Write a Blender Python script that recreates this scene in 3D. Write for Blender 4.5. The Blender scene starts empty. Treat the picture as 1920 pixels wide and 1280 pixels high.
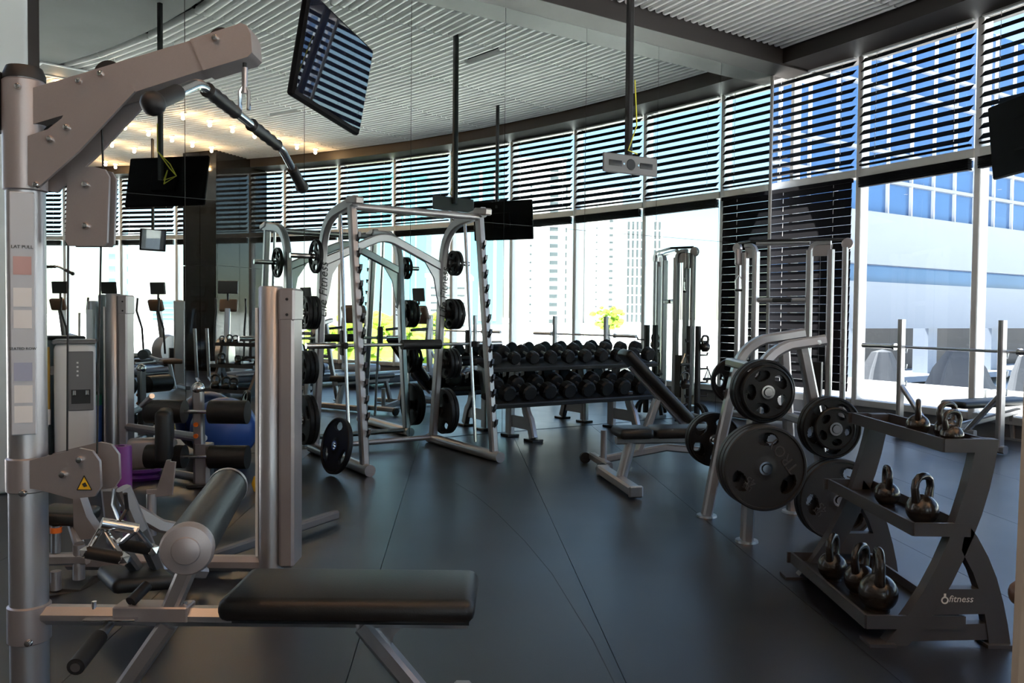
import bpy, bmesh, math, random
from mathutils import Vector, Matrix, Euler
random.seed(7)
sc = bpy.context.scene
COL = sc.collection
PI = math.pi

# ------------------------------------------------------------------ camera
EYE = Vector((0, 0, 1.22)); F = 1535.0; PITCH = .0315; ROLL = .0094
_f = Vector((0, math.cos(PITCH), -math.sin(PITCH))); _u = Vector((0, math.sin(PITCH), math.cos(PITCH))); _r = Vector((1, 0, 0))
RGT = _r*math.cos(ROLL)+_u*math.sin(ROLL); UP = -_r*math.sin(ROLL)+_u*math.cos(ROLL); FWD = _f
cd = bpy.data.cameras.new('camera'); cam = bpy.data.objects.new('camera', cd); COL.objects.link(cam)
cd.sensor_width = 36; cd.lens = 36*F/1920; cd.clip_start = .05; cd.clip_end = 1500
cam.matrix_world = Matrix(((RGT.x, UP.x, -FWD.x, EYE.x), (RGT.y, UP.y, -FWD.y, EYE.y), (RGT.z, UP.z, -FWD.z, EYE.z), (0, 0, 0, 1)))
sc.camera = cam
# ------------------------------------------------------------------ sky, sun, exposure
w = bpy.data.worlds.new('world'); sc.world = w; w.use_nodes = True
nt = w.node_tree; sky = nt.nodes.new('ShaderNodeTexSky'); sky.sky_type = 'NISHITA'; sky.sun_disc = False
sky.sun_elevation = math.radians(64); sky.sun_rotation = math.radians(310); sky.air_density = 1.0; sky.dust_density = .5
bg = nt.nodes['Background']; bg.inputs['Strength'].default_value = .15
nt.links.new(sky.outputs[0], bg.inputs[0])
sl = bpy.data.lights.new('sun', 'SUN'); so = bpy.data.objects.new('sun', sl); COL.objects.link(so)
sl.energy = 14.0; sl.angle = .01; sl.color = (1, .95, .88)
_az = math.radians(310); _el = math.radians(64)
_sd = Vector((math.sin(_az)*math.cos(_el), math.cos(_az)*math.cos(_el), math.sin(_el)))
so.rotation_euler = _sd.to_track_quat('Z', 'Y').to_euler()
vs = sc.view_settings; vs.view_transform = 'Standard'; vs.look = 'None'; vs.exposure = 1.42; vs.gamma = 1; vs.use_curve_mapping = False
sc.cycles.use_denoising = True; sc.cycles.max_bounces = 10; sc.cycles.diffuse_bounces = 5; sc.cycles.glossy_bounces = 6
sc.cycles.transparent_max_bounces = 24; sc.cycles.caustics_reflective = False; sc.cycles.caustics_refractive = False
sc.cycles.sample_clamp_indirect = 6

# ------------------------------------------------------------------ places: t runs along the mirror, s out of it into the room
C0 = Vector((3.3587, 10.7812)); TD = Vector((.8362, .5485)); ND = Vector((.5485, -.8362)); ROT = .5806
RM_ = 19.6; O0 = C0-RM_*TD          # the room is a ring about O0; the mirror lies on a radius
RW = 20.0
def RM(t, s, z=0): p = C0+TD*t+ND*s; return Vector((p.x, p.y, z))
def pol(r, deg, z=0):
    a = math.radians(deg); p = O0+TD*(r*math.cos(a))+ND*(r*math.sin(a)); return Vector((p.x, p.y, z))
def refl(v):
    p = Vector((v[0], v[1])); p = p-2*((p-C0).dot(ND))*ND; return Vector((p.x, p.y, v[2]))
def at(px, py, Y):                   # the point at depth Y that the photo shows there
    d = FWD+RGT*((px-960)/F)-UP*((py-640)/F); return EYE+d*(Y/d.y)
def proj(v):
    d = Vector(v)-EYE; z = d.dot(FWD); return (960+F*d.dot(RGT)/z, 640-F*d.dot(UP)/z, z)

# ------------------------------------------------------------------ materials
MATS = {}
def mat(name, col, rough=.5, metal=0, spec=.5, noise=0, nscale=20, bump=0, coat=0, emit=None, estr=0, col2=None):
    if name in MATS: return MATS[name]
    m = bpy.data.materials.new(name); m.use_nodes = True; n = m.node_tree.nodes; L = m.node_tree.links
    b = n['Principled BSDF']; b.inputs['Base Color'].default_value = (*col, 1); b.inputs['Roughness'].default_value = rough
    b.inputs['Metallic'].default_value = metal; b.inputs['Specular IOR Level'].default_value = spec; b.inputs['Coat Weight'].default_value = coat
    if emit: b.inputs['Emission Color'].default_value = (*emit, 1); b.inputs['Emission Strength'].default_value = estr
    if noise or bump:
        tc = n.new('ShaderNodeTexCoord'); t = n.new('ShaderNodeTexNoise'); t.inputs['Scale'].default_value = nscale; t.inputs['Detail'].default_value = 5
        L.new(tc.outputs['Object'], t.inputs['Vector'])
        if noise:
            r = n.new('ShaderNodeMix'); r.data_type = 'RGBA'
            c2 = col2 or tuple(min(1, c*(1+noise)) for c in col)
            r.inputs['A'].default_value = (*[c*(1-noise) for c in col], 1); r.inputs['B'].default_value = (*c2, 1)
            L.new(t.outputs['Fac'], r.inputs['Factor']); L.new(r.outputs['Result'], b.inputs['Base Color'])
        if bump:
            bp = n.new('ShaderNodeBump'); bp.inputs['Strength'].default_value = bump; bp.inputs['Distance'].default_value = .01
            L.new(t.outputs['Fac'], bp.inputs['Height']); L.new(bp.outputs['Normal'], b.inputs['Normal'])
    MATS[name] = m; return m
SIL = mat('silver_powder_coat', (.44, .43, .44), .34, .75, noise=.05, nscale=300)
SIL2 = mat('champagne_silver', (.42, .385, .385), .38, .6, noise=.05, nscale=300)
CHR = mat('chrome', (.75, .74, .73), .12, 1)
STEEL = mat('brushed_steel', (.55, .55, .56), .28, 1, noise=.06, nscale=120)
IRON = mat('black_rubber_iron', (.008, .0085, .0095), .45, 0, .3, bump=.06, nscale=180)
IRON2 = mat('grey_rubber_plate', (.028, .029, .032), .42, 0, .4, bump=.08, nscale=160)
KBM = mat('cast_iron_enamel', (.05, .043, .038), .22, .55, coat=.4, bump=.05, nscale=60)
VIN = mat('black_vinyl', (.011, .0105, .0105), .42, 0, .5, bump=.08, nscale=220)
BLK = mat('matt_black', (.012, .012, .013), .5)
GUN = mat('gunmetal_powder_coat', (.085, .085, .092), .42, .35, noise=.08, nscale=250)
DKS = mat('dark_steel', (.03, .03, .032), .4, .5)
WHT = mat('white_frame', (.78, .79, .8), .4)
FRM = mat('window_aluminium', (.6, .61, .6), .4, .2)
BLIND = mat('dark_blind', (.006, .0065, .009), .8, 0, .08)
BROWN = mat('brown_beam', (.024, .02, .019), .5, noise=.12, nscale=4)
SOFF = mat('beam_soffit', (.17, .16, .155), .5, noise=.1, nscale=3)
SLAT = mat('ceiling_slat_white', (.86, .86, .85), .45)
PLEN = mat('plenum_dark', (.02, .02, .02), .8)
PLAS = mat('grey_plaster', (.22, .22, .22), .7, noise=.2, nscale=1.5)
PILL = mat('pale_grey_paint', (.6, .66, .68), .6, noise=.04, nscale=2)
BGLS = mat('black_glass_cladding', (.012, .011, .01), .06, 0, .6)
YEL = mat('warning_yellow', (.85, .5, .02), .5)
ORG = mat('orange_plastic', (.8, .18, .02), .45)
BLUE = mat('blue_vinyl', (.03, .09, .36), .35)
PUR = mat('purple_vinyl', (.2, .03, .26), .4)
GRN = mat('green_foam', (.02, .2, .14), .6)
WPL = mat('white_plastic', (.75, .75, .76), .4)
GPL = mat('grey_plastic', (.17, .17, .18), .45)
INK = mat('black_ink', (.02, .02, .02), .5)
WINK = mat('white_ink', (.8, .8, .8), .5)
LAMP = mat('lamp_glow', (1, .8, .5), .5, emit=(1, .55, .2), estr=9)
LED = mat('orange_led', (.1, .02, .01), .5, emit=(1, .16, .03), estr=2.5)
SCR = mat('screen_glass', (.008, .01, .02), .015, 0, 1.0)
WOODT = mat('brown_vinyl', (.12, .065, .035), .45)
CABLE = mat('yellow_cable', (.75, .7, .05), .5)
PEACH = mat('pale_placard', (.5, .54, .6), .5)

def glass_mat():
    m = bpy.data.materials.new('window_glass'); m.use_nodes = True; n = m.node_tree.nodes; L = m.node_tree.links
    n.remove(n['Principled BSDF']); out = n['Material Output']
    tr = n.new('ShaderNodeBsdfTransparent'); tr.inputs[0].default_value = (.93, .96, .97, 1)
    gl = n.new('ShaderNodeBsdfGlossy'); gl.inputs['Roughness'].default_value = .0
    fr = n.new('ShaderNodeFresnel'); fr.inputs[0].default_value = 1.45; mx = n.new('ShaderNodeMixShader')
    ge = n.new('ShaderNodeNewGeometry'); iv = n.new('ShaderNodeMath'); iv.operation = 'SUBTRACT'; iv.inputs[0].default_value = 1; L.new(ge.outputs['Backfacing'], iv.inputs[1])
    mu = n.new('ShaderNodeMath'); mu.operation = 'MULTIPLY'; L.new(fr.outputs[0], mu.inputs[0]); L.new(iv.outputs[0], mu.inputs[1]); L.new(mu.outputs[0], mx.inputs[0]); L.new(tr.outputs[0], mx.inputs[1]); L.new(gl.outputs[0], mx.inputs[2]); L.new(mx.outputs[0], out.inputs[0])
    return m
GLASS = glass_mat()
def mirror_mat():
    m = bpy.data.materials.new('mirror_silver'); m.use_nodes = True; b = m.node_tree.nodes['Principled BSDF']
    b.inputs['Base Color'].default_value = (.78, .86, .83, 1); b.inputs['Metallic'].default_value = 1; b.inputs['Roughness'].default_value = 0
    return m
MIRR = mirror_mat()
def floor_mat():
    m = mat('rubber_floor', (.022, .024, .028), .42, 0, .75)
    n = m.node_tree.nodes; L = m.node_tree.links; b = n['Principled BSDF']; tc = n.new('ShaderNodeTexCoord')
    big = n.new('ShaderNodeTexNoise'); big.inputs['Scale'].default_value = 1.1; big.inputs['Detail'].default_value = 6; L.new(tc.outputs['Object'], big.inputs[0])
    fine = n.new('ShaderNodeTexNoise'); fine.inputs['Scale'].default_value = 320; fine.inputs['Detail'].default_value = 2; L.new(tc.outputs['Object'], fine.inputs[0])
    rm = n.new('ShaderNodeMapRange'); rm.inputs[3].default_value = .25; rm.inputs[4].default_value = .42; L.new(big.outputs['Fac'], rm.inputs[0]); L.new(rm.outputs[0], b.inputs['Roughness'])
    cr = n.new('ShaderNodeValToRGB'); cr.color_ramp.elements[0].position = .35; cr.color_ramp.elements[0].color = (.009, .012, .019, 1)
    cr.color_ramp.elements[1].position = .75; cr.color_ramp.elements[1].color = (.022, .027, .038, 1); L.new(fine.outputs['Fac'], cr.inputs[0]); L.new(cr.outputs[0], b.inputs['Base Color'])
    bp = n.new('ShaderNodeBump'); bp.inputs['Strength'].default_value = .12; bp.inputs['Distance'].default_value = .002; L.new(fine.outputs['Fac'], bp.inputs['Height']); L.new(bp.outputs[0], b.inputs['Normal'])
    return m
RUB = floor_mat()

# ------------------------------------------------------------------ mesh building
def frame_of(d, up=Vector((0, 0, 1))):
    d = d.normalized()
    if abs(d.dot(up)) > .99: up = Vector((0, 1, 0)) if abs(d.y) < .9 else Vector((1, 0, 0))
    x = up.cross(d).normalized(); y = d.cross(x); return x, y
class B:
    def __init__(s): s.v = []; s.f = []
    def add(s, vs, fs, M=None):
        k = len(s.v); s.v += [tuple(M @ Vector(v)) if M else tuple(v) for v in vs]; s.f += [tuple(i+k for i in f) for f in fs]; return s
    def box(s, c, size, rot=(0, 0, 0), bev=0, M=None):
        bm = bmesh.new(); bmesh.ops.create_cube(bm, size=1)
        for v in bm.verts: v.co = Vector((v.co.x*size[0], v.co.y*size[1], v.co.z*size[2]))
        if bev: bmesh.ops.bevel(bm, geom=bm.edges[:], offset=min(bev, min(size)*.49), segments=3 if bev > .012 else 1, affect='EDGES', profile=.5)
        T = Matrix.Translation(c) @ Euler(rot).to_matrix().to_4x4()
        if M: T = M @ T
        bm.verts.ensure_lookup_table(); bm.verts.index_update()
        s.add([v.co for v in bm.verts], [[v.index for v in f.verts] for f in bm.faces], T); bm.free(); return s
    def rings(s, rings, closed=False, caps=True):
        k = len(s.v); m = len(rings[0]); n = len(rings)
        for r in rings: s.v += [tuple(p) for p in r]
        for i in range(n if closed else n-1):
            a = k+i*m; b = k+((i+1) % n)*m
            for j in range(m): j2 = (j+1) % m; s.f.append((a+j, a+j2, b+j2, b+j))
        if caps and not closed: s.f.append(tuple(k+j for j in reversed(range(m)))); s.f.append(tuple(k+(n-1)*m+j for j in range(m)))
        return s
    def sweep(s, pts, sec, up=Vector((0, 0, 1)), closed=False, scales=None):
        pts = [Vector(p) for p in pts]; n = len(pts); R = []
        pu = None
        for i, p in enumerate(pts):
            if closed: d = pts[(i+1) % n]-pts[i-1]
            elif i == 0: d = pts[1]-p
            elif i == n-1: d = p-pts[i-1]
            else: d = (pts[i+1]-p).normalized()+(p-pts[i-1]).normalized()
            x, y = frame_of(d, pu or Vector(up)); k = 1
            if pu is None or True: pu = y
            if not closed and 0 < i < n-1:
                c = (pts[i+1]-p).normalized().dot((p-pts[i-1]).normalized()); k = min(1.5, 1/max(.5, math.sqrt(max(.01, (1+c)/2))))
            sc_ = scales[i] if scales else 1
            R.append([p+x*(a*sc_)+y*(b*sc_) for a, b in sec])
        return s.rings(R, closed)
    def tube(s, pts, r, seg=12, closed=False, scales=None, up=(0, 0, 1)):
        return s.sweep(pts, [(r*math.cos(2*PI*i/seg), r*math.sin(2*PI*i/seg)) for i in range(seg)], Vector(up), closed, scales)
    def rect(s, pts, wd, ht, up=(0, 0, 1), c=.2, closed=False):
        q = min(wd, ht)*c; a, b = wd/2, ht/2
        return s.sweep(pts, [(a, -b+q), (a, b-q), (a-q, b), (-a+q, b), (-a, b-q), (-a, -b+q), (-a+q, -b), (a-q, -b)], Vector(up), closed)
    def cyl(s, p0, p1, r, r1=None, seg=20):
        return s.tube([p0, p1], r, seg, scales=[1, (r1/r if r1 is not None else 1)])
    def lathe(s, prof, seg=24, M=None):
        k = len(s.v); m = len(prof); V = []
        for i in range(seg):
            a = 2*PI*i/seg
            for r, z in prof: V.append((r*math.cos(a), r*math.sin(a), z))
        fs = [(i*m+j, ((i+1) % seg)*m+j, ((i+1) % seg)*m+j+1, i*m+j+1) for i in range(seg) for j in range(m-1)]
        return s.add(V, fs, M)
    def prism(s, poly, y0, y1, M=None):   # outline in x,z, pushed along y
        n = len(poly); V = [(x, y0, z) for x, z in poly]+[(x, y1, z) for x, z in poly]
        return s.add(V, [tuple(range(n)), tuple(reversed(range(n, 2*n)))]+[(i, i+n, (i+1) % n+n, (i+1) % n) for i in range(n)], M)
    def ico(s, c, r, sub=2, sq=(1, 1, 1)):
        bm = bmesh.new(); bmesh.ops.create_icosphere(bm, subdivisions=sub, radius=r); bm.verts.index_update()
        s.add([Vector((v.co.x*sq[0], v.co.y*sq[1], v.co.z*sq[2]))+Vector(c) for v in bm.verts], [[v.index for v in f.verts] for f in bm.faces]); bm.free(); return s
    def mesh(s, name, m, ang=35):
        me = bpy.data.meshes.new(name); me.from_pydata(s.v, [], s.f)
        bm = bmesh.new(); bm.from_mesh(me); bmesh.ops.remove_doubles(bm, verts=bm.verts, dist=1e-5); bmesh.ops.recalc_face_normals(bm, faces=bm.faces); bm.to_mesh(me); bm.free()
        me.materials.append(m)
        for p in me.polygons: p.use_smooth = True
        me.set_sharp_from_angle(angle=math.radians(ang)); return me
    def out(s, name, m, parent=None, ang=35): return link(name, s.mesh(name, m, ang), parent)
def link(name, me, parent=None, loc=None, rotz=None):
    o = bpy.data.objects.new(name, me); COL.objects.link(o)
    if parent: o.parent = parent
    if loc is not None: o.location = loc
    if rotz is not None: o.rotation_euler = (0, 0, rotz)
    return o
def tag(o, label, cat, group=None):
    o['label'] = label; o['category'] = cat
    if group: o['group'] = group
    return o
def struct(o, label=None):
    o['kind'] = 'structure'
    if label: o['label'] = label
    return o
def thing(name, label, cat, loc=(0, 0, 0), rotz=0, group=None):
    o = bpy.data.objects.new(name, None); COL.objects.link(o); o.location = loc; o.rotation_euler = (0, 0, rotz); o.empty_display_size = .1
    return tag(o, label, cat, group)
def txt(s, size, m, parent, M, name='lettering', shear=0, ext=.0008, align='CENTER'):
    c = bpy.data.curves.new(name, 'FONT'); c.body = s; c.size = size; c.extrude = ext; c.shear = shear; c.align_x = align; c.align_y = 'CENTER'; c.resolution_u = 2
    o = bpy.data.objects.new(name, c); COL.objects.link(o)
    me = bpy.data.meshes.new_from_object(o.evaluated_get(bpy.context.evaluated_depsgraph_get())); bpy.data.objects.remove(o); bpy.data.curves.remove(c)
    me.materials.clear(); me.materials.append(m); o = link(name, me, parent); o.matrix_local = M; return o
def face(origin, xdir, normal):      # matrix whose x runs along xdir and z along normal
    x = Vector(xdir).normalized(); z = Vector(normal).normalized(); y = z.cross(x).normalized(); x = y.cross(z)
    return Matrix(((x.x, y.x, z.x, origin[0]), (x.y, y.y, z.y, origin[1]), (x.z, y.z, z.z, origin[2]), (0, 0, 0, 1)))
ORD = ['first', 'second', 'third', 'fourth', 'fifth', 'sixth', 'seventh', 'eighth', 'ninth', 'tenth', 'eleventh', 'twelfth', 'thirteenth', 'fourteenth', 'fifteenth', 'sixteenth', 'seventeenth', 'eighteenth']
def bez(p0, p1, p2, n=8): return [Vector(p0)*(1-t)**2+Vector(p1)*2*t*(1-t)+Vector(p2)*t*t for t in [i/n for i in range(n+1)]]

# ================================================================== THE ROOM
TH_END = 74
def arc_block(b, r0, r1, d0, d1, z0, z1, step=2.15):
    n = max(1, round((d1-d0)/step)); R = []
    for i in range(n+1):
        d = d0+(d1-d0)*i/n; R.append([pol(r0, d, z0), pol(r1, d, z0), pol(r1, d, z1), pol(r0, d, z1)])
    return b.rings(R)
# floor: rubber rolls laid side by side with fine joints
fl = struct(thing('floor', 'black rubber gym floor laid in wide rolls', 'floor')); del fl['category']
RDIR = Vector((.066, -.998)); RPER = Vector((.998, .066)); RWID = .93
for i in range(-17, 19):
    lo, hi = [], []
    for e in range(7):
        c = Vector((-.81, 6.76))+RPER*(i*RWID+.0015+(RWID-.003)*e/6)
        m_ = c-O0; bb = m_.dot(-RDIR); disc = bb*bb-m_.dot(m_)+20.05**2
        if disc <= 0: continue
        k0, k1 = -bb-math.sqrt(disc), -bb+math.sqrt(disc)          # inside the ring wall ...
        sc_ = (c-C0).dot(ND); sl_ = (-RDIR).dot(ND)                 # ... and in front of the mirror: sc_ + k*sl_ > 0 (sl_ < 0)
        k1 = min(k1, (sc_+.15)/-sl_); k0 = max(k0, k1-24)
        if k1 <= k0: continue
        lo.append(c-RDIR*k0); hi.append(c-RDIR*k1)
    if len(lo) < 2: continue
    ring = [(p_.x, p_.y) for p_ in lo]+[(p_.x, p_.y) for p_ in reversed(hi)]
    n_ = len(ring); b = B(); b.add([(x, y, 0) for x, y in ring]+[(x, y, -.02) for x, y in ring], [tuple(range(n_)), tuple(reversed(range(n_, 2*n_)))]+[(j, (j+1) % n_, (j+1) % n_+n_, j+n_) for j in range(n_)])
    b.out('floor_roll', RUB, fl)
b = B(); q = [(854, 905), (890, 927), (930, 960), (985, 1015), (1035, 1075), (1075, 1140), (1112, 1200), (1152, 1280), (1190, 1360)]
def flr(px, py, z=0):
    d = FWD+RGT*((px-960)/F)-UP*((py-640)/F); return EYE+d*((z-EYE.z)/d.z)
b.rect([flr(x, y) for x, y in q], .004, .0012); b.out('cut_joint', BLK, fl)
arc_block(B(), 2, 20.05, -1, TH_END, -.2, -.021).out('floor_slab', BLK, fl)
# mirror wall
wm = struct(thing('wall_mirror', 'tall mirror wall in panels behind the smith machine', 'wall')); del wm['category']
SEAMS = [0, -.95, -2.0, -3.07, -4.13, -5.2, -6.25, -7.26, -8.3]
for a, b_ in zip(SEAMS[:-1], SEAMS[1:]):
    for z0, z1 in ((.004, 2.168), (2.172, 4.38)):
        c = RM((a+b_)/2, -.004, (z0+z1)/2)
        link('mirror_panel', B().box((0, 0, 0), (a-b_-.005, .006, z1-z0)).mesh('mirror_panel', MIRR), wm, c, ROT)
link('wall_backing', B().box((0, 0, 0), (8.6, .2, 5.2)).mesh('wall_backing', DKS), wm, RM(-4.28, -.11, 2.6), ROT)
link('edge_trim', B().box((0, 0, 0), (.018, .03, 4.38)).mesh('edge_trim', WHT), wm, RM(.009, 0.004, 2.19), ROT)
# beams
bm_ = struct(thing('trim_1', 'dark brown ceiling beam along the mirror top', 'beam')); del bm_['category']
link('fascia', B().box((0, 0, 0), (10.6, .02, .5)).mesh('fascia', BROWN), bm_, RM(-4.6, .36, 4.63), ROT)
link('soffit', B().box((0, 0, 0), (10.6, .36, .02)).mesh('soffit', SOFF), bm_, RM(-4.6, .18, 4.39), ROT)
tr2 = struct(arc_block(B(), 19.35, 20.2, -1, TH_END, 4.40, 4.9).out('trim_2', BROWN), 'dark beam curving above the windows')
# ceiling: plenum, slats in sectors, inner plaster soffit
ce = struct(thing('ceiling', 'white slatted ceiling set out in curved rows', 'ceiling')); del ce['category']
arc_block(B(), 12.9, 20.3, -2, TH_END, 4.95, 5.05).out('plenum', PLEN, ce)
ps = arc_block(B(), 3, 13.1, -2, TH_END, 4.56, 5.0).out('plaster_soffit', PLAS, ce)
SD = 5.35; ZS = 4.57
slat_sec = [(-.026, .075), (-.03, .02), (-.024, .006), (-.01, 0), (.01, 0), (.024, .006), (.03, .02), (.026, .075)]
sm = B().rings([[Vector((x, y, z)) for y, z in slat_sec] for x in (-.5, .5)]).mesh('ceiling_slat', SLAT, 50)
cand = []
for j in range(0, 14):
    for i in range(56):
        r = 13.25+i*.11; d0 = .5+SD*(j-0); d1 = d0+SD
        if j == 0: d0 = max(d0, math.degrees(math.asin(.375/r)))
        if j % 3 == 1 and i in (30,) : d0 += 2.4           # a slat cut short at a hanger, as in the photo
        if d1 > TH_END: continue
        A = pol(r, d0+math.degrees(.012/r), ZS); Bp = pol(r, d1-math.degrees(.012/r), ZS)
        sz = 0
        for P, Q in ((A, Bp), (refl(A), refl(Bp))):
            if P.y > .5 and Q.y > .5:
                a, b_ = proj(P), proj(Q)
                vis = sum(1 for q in (a, b_, ((a[0]+b_[0])/2, (a[1]+b_[1])/2)) if -50 < q[0] < 1970 and -30 < q[1] < 640)
                top = 145-.252*(1448-(a[0]+b_[0])/2)
                if vis and ((P is A) == ((a[1]+b_[1])/2 < top)): sz = max(sz, vis*math.hypot(a[0]-b_[0], a[1]-b_[1])/((a[2]+b_[2])/2))
        cand.append((sz, A, Bp))
cand.sort(key=lambda c: -c[0])
rest = B()
for k, (sz, A, Bp) in enumerate(cand):
    L = (Bp-A).length; az = math.atan2(Bp.y-A.y, Bp.x-A.x)
    if k < 300:
        o = link('ceiling_slat', sm, ce, (A+Bp)/2, az); o.scale = (L, 1, 1)
    else:
        M = Matrix.Translation((A+Bp)/2) @ Matrix.Rotation(az, 4, 'Z')
        rest.rings([[M @ Vector((x*L, y, z)) for y, z in slat_sec] for x in (-.5, .5)])
o = rest.out('ceiling_slat_field', SLAT, ce, 50); o['kind'] = 'stuff'
# slat carriers running along the joints
car = B()
for j in range(0, 14):
    d = .5+SD*j
    if .5 < d < TH_END:
        car.rect([pol(13.2, d, ZS+.085), pol(19.3, d, ZS+.085)], .05, .05)
o = car.out('slat_carrier', DKS, ce)
# recessed warm downlights in radial rows
ln = 0
for rw, (d, rs) in enumerate(((28.4, [13.54, 14.6, 15.73, 16.29, 16.8, 17.33, 17.9, 18.44, 18.97]), (34.1, [15.87, 16.4, 16.96, 17.48, 18.0]), (39.2, [16.99, 17.58, 18.66, 19.2]), (44.5, [18.1, 18.7, 19.02]))):
    for rn, r in enumerate(rs):
        t_ = thing('ceiling_downlight', f'warm ceiling downlight, {ORD[rn]} from the soffit in the {ORD[rw]} row from the mirror', 'lamp', pol(r, d, ZS-.012), 0, 'downlights in the slatted ceiling')
        B().lathe([(.05, .0), (.062, .0), (.066, .012), (.066, .06)], 20).out('trim_ring', WHT, t_)
        B().ico((0, 0, -.006), .045, 2, (1, 1, .6)).out('bulb', LAMP, t_)
        la = bpy.data.lights.new('lamp_light', 'POINT'); la.energy = 3.2; la.color = (1, .56, .26); la.shadow_soft_size = .03
        lo = link('lamp_light', la, t_, (0, 0, -.07)); ln += 1
for k, (r, d) in enumerate(((12.2, 30), (12.2, 38), (10.6, 30), (10.6, 42))):
    t_ = thing('soffit_downlight', f'{ORD[k]} warm round downlight in the grey plaster soffit', 'lamp', pol(r, d, 4.555), 0, 'downlights in the plaster soffit')
    B().lathe([(.05, .0), (.062, .0), (.066, .006)], 20).out('trim_ring', WHT, t_)
    B().lathe([(0, .003), (.05, .003)], 20).out('bulb', LAMP, t_)
    la = bpy.data.lights.new('lamp_light', 'SPOT'); la.energy = 20; la.color = (1, .55, .28); la.spot_size = 2.4; la.spot_blend = .5; la.shadow_soft_size = .05
    link('lamp_light', la, t_, (0, 0, -.01))
# square access hatch in the soffit
hp = refl(at(112, 68, 11.5)); hp.z = 4.55
t_ = thing('ceiling_hatch', 'square ceiling hatch with white frame in grey soffit', 'hatch', hp, .4)
b = B()
for x, y, sx, sy in ((0, .3, .62, .03), (0, -.3, .62, .03), (.3, 0, .03, .6), (-.3, 0, .03, .6)): b.box((x, y, 0), (sx, sy, .02))
b.out('frame', WHT, t_); B().box((0, 0, .004), (.58, .58, .008)).out('panel', PLAS, t_)
# inner core wall, end wall, pillar at the mirror end
struct(arc_block(B(), 7.6, 7.9, -1, TH_END, 0, 4.7).out('wall_core', PLAS), 'dark grey curved core wall')
struct(B().rect([pol(7.6, TH_END, 2.4), pol(20.2, TH_END, 2.4)], .2, 4.9).out('wall_end', PLAS), 'dark grey end wall')
struct(link('wall_pillar', B().box((0, 0, 2.35), (1.5, .9, 4.7), bev=.03).mesh('wall_pillar', PILL), None, RM(-9.16, .35), ROT), 'pale grey pillar at the end of the mirror')
# black glass clad column by the windows
t_ = struct(thing('column', 'black glass clad column standing by the windows', 'column')); del t_['category']
for r0, r1, d0, d1, nm in ((18.3, 18.33, 34.6, 35.9, 'panel'), (18.3, 18.33, 35.95, 37.3, 'panel')):
    for z0, z1 in ((0, 2.2), (2.21, 4.56)): arc_block(B(), r0, r1, d0, d1, z0, z1, 5).out(nm, BGLS, t_)
for r0, r1 in ((18.34, 19.0), (19.01, 19.9)):
    for z0, z1 in ((0, 2.2), (2.21, 4.56)): arc_block(B(), r0, r1, 34.6, 34.66, z0, z1).out('panel', BGLS, t_); arc_block(B(), r0, r1, 37.24, 37.3, z0, z1).out('panel', BGLS, t_)
arc_block(B(), 18.34, 19.9, 34.7, 37.2, 0, 4.6, 5).out('core', BLK, t_)

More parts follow.
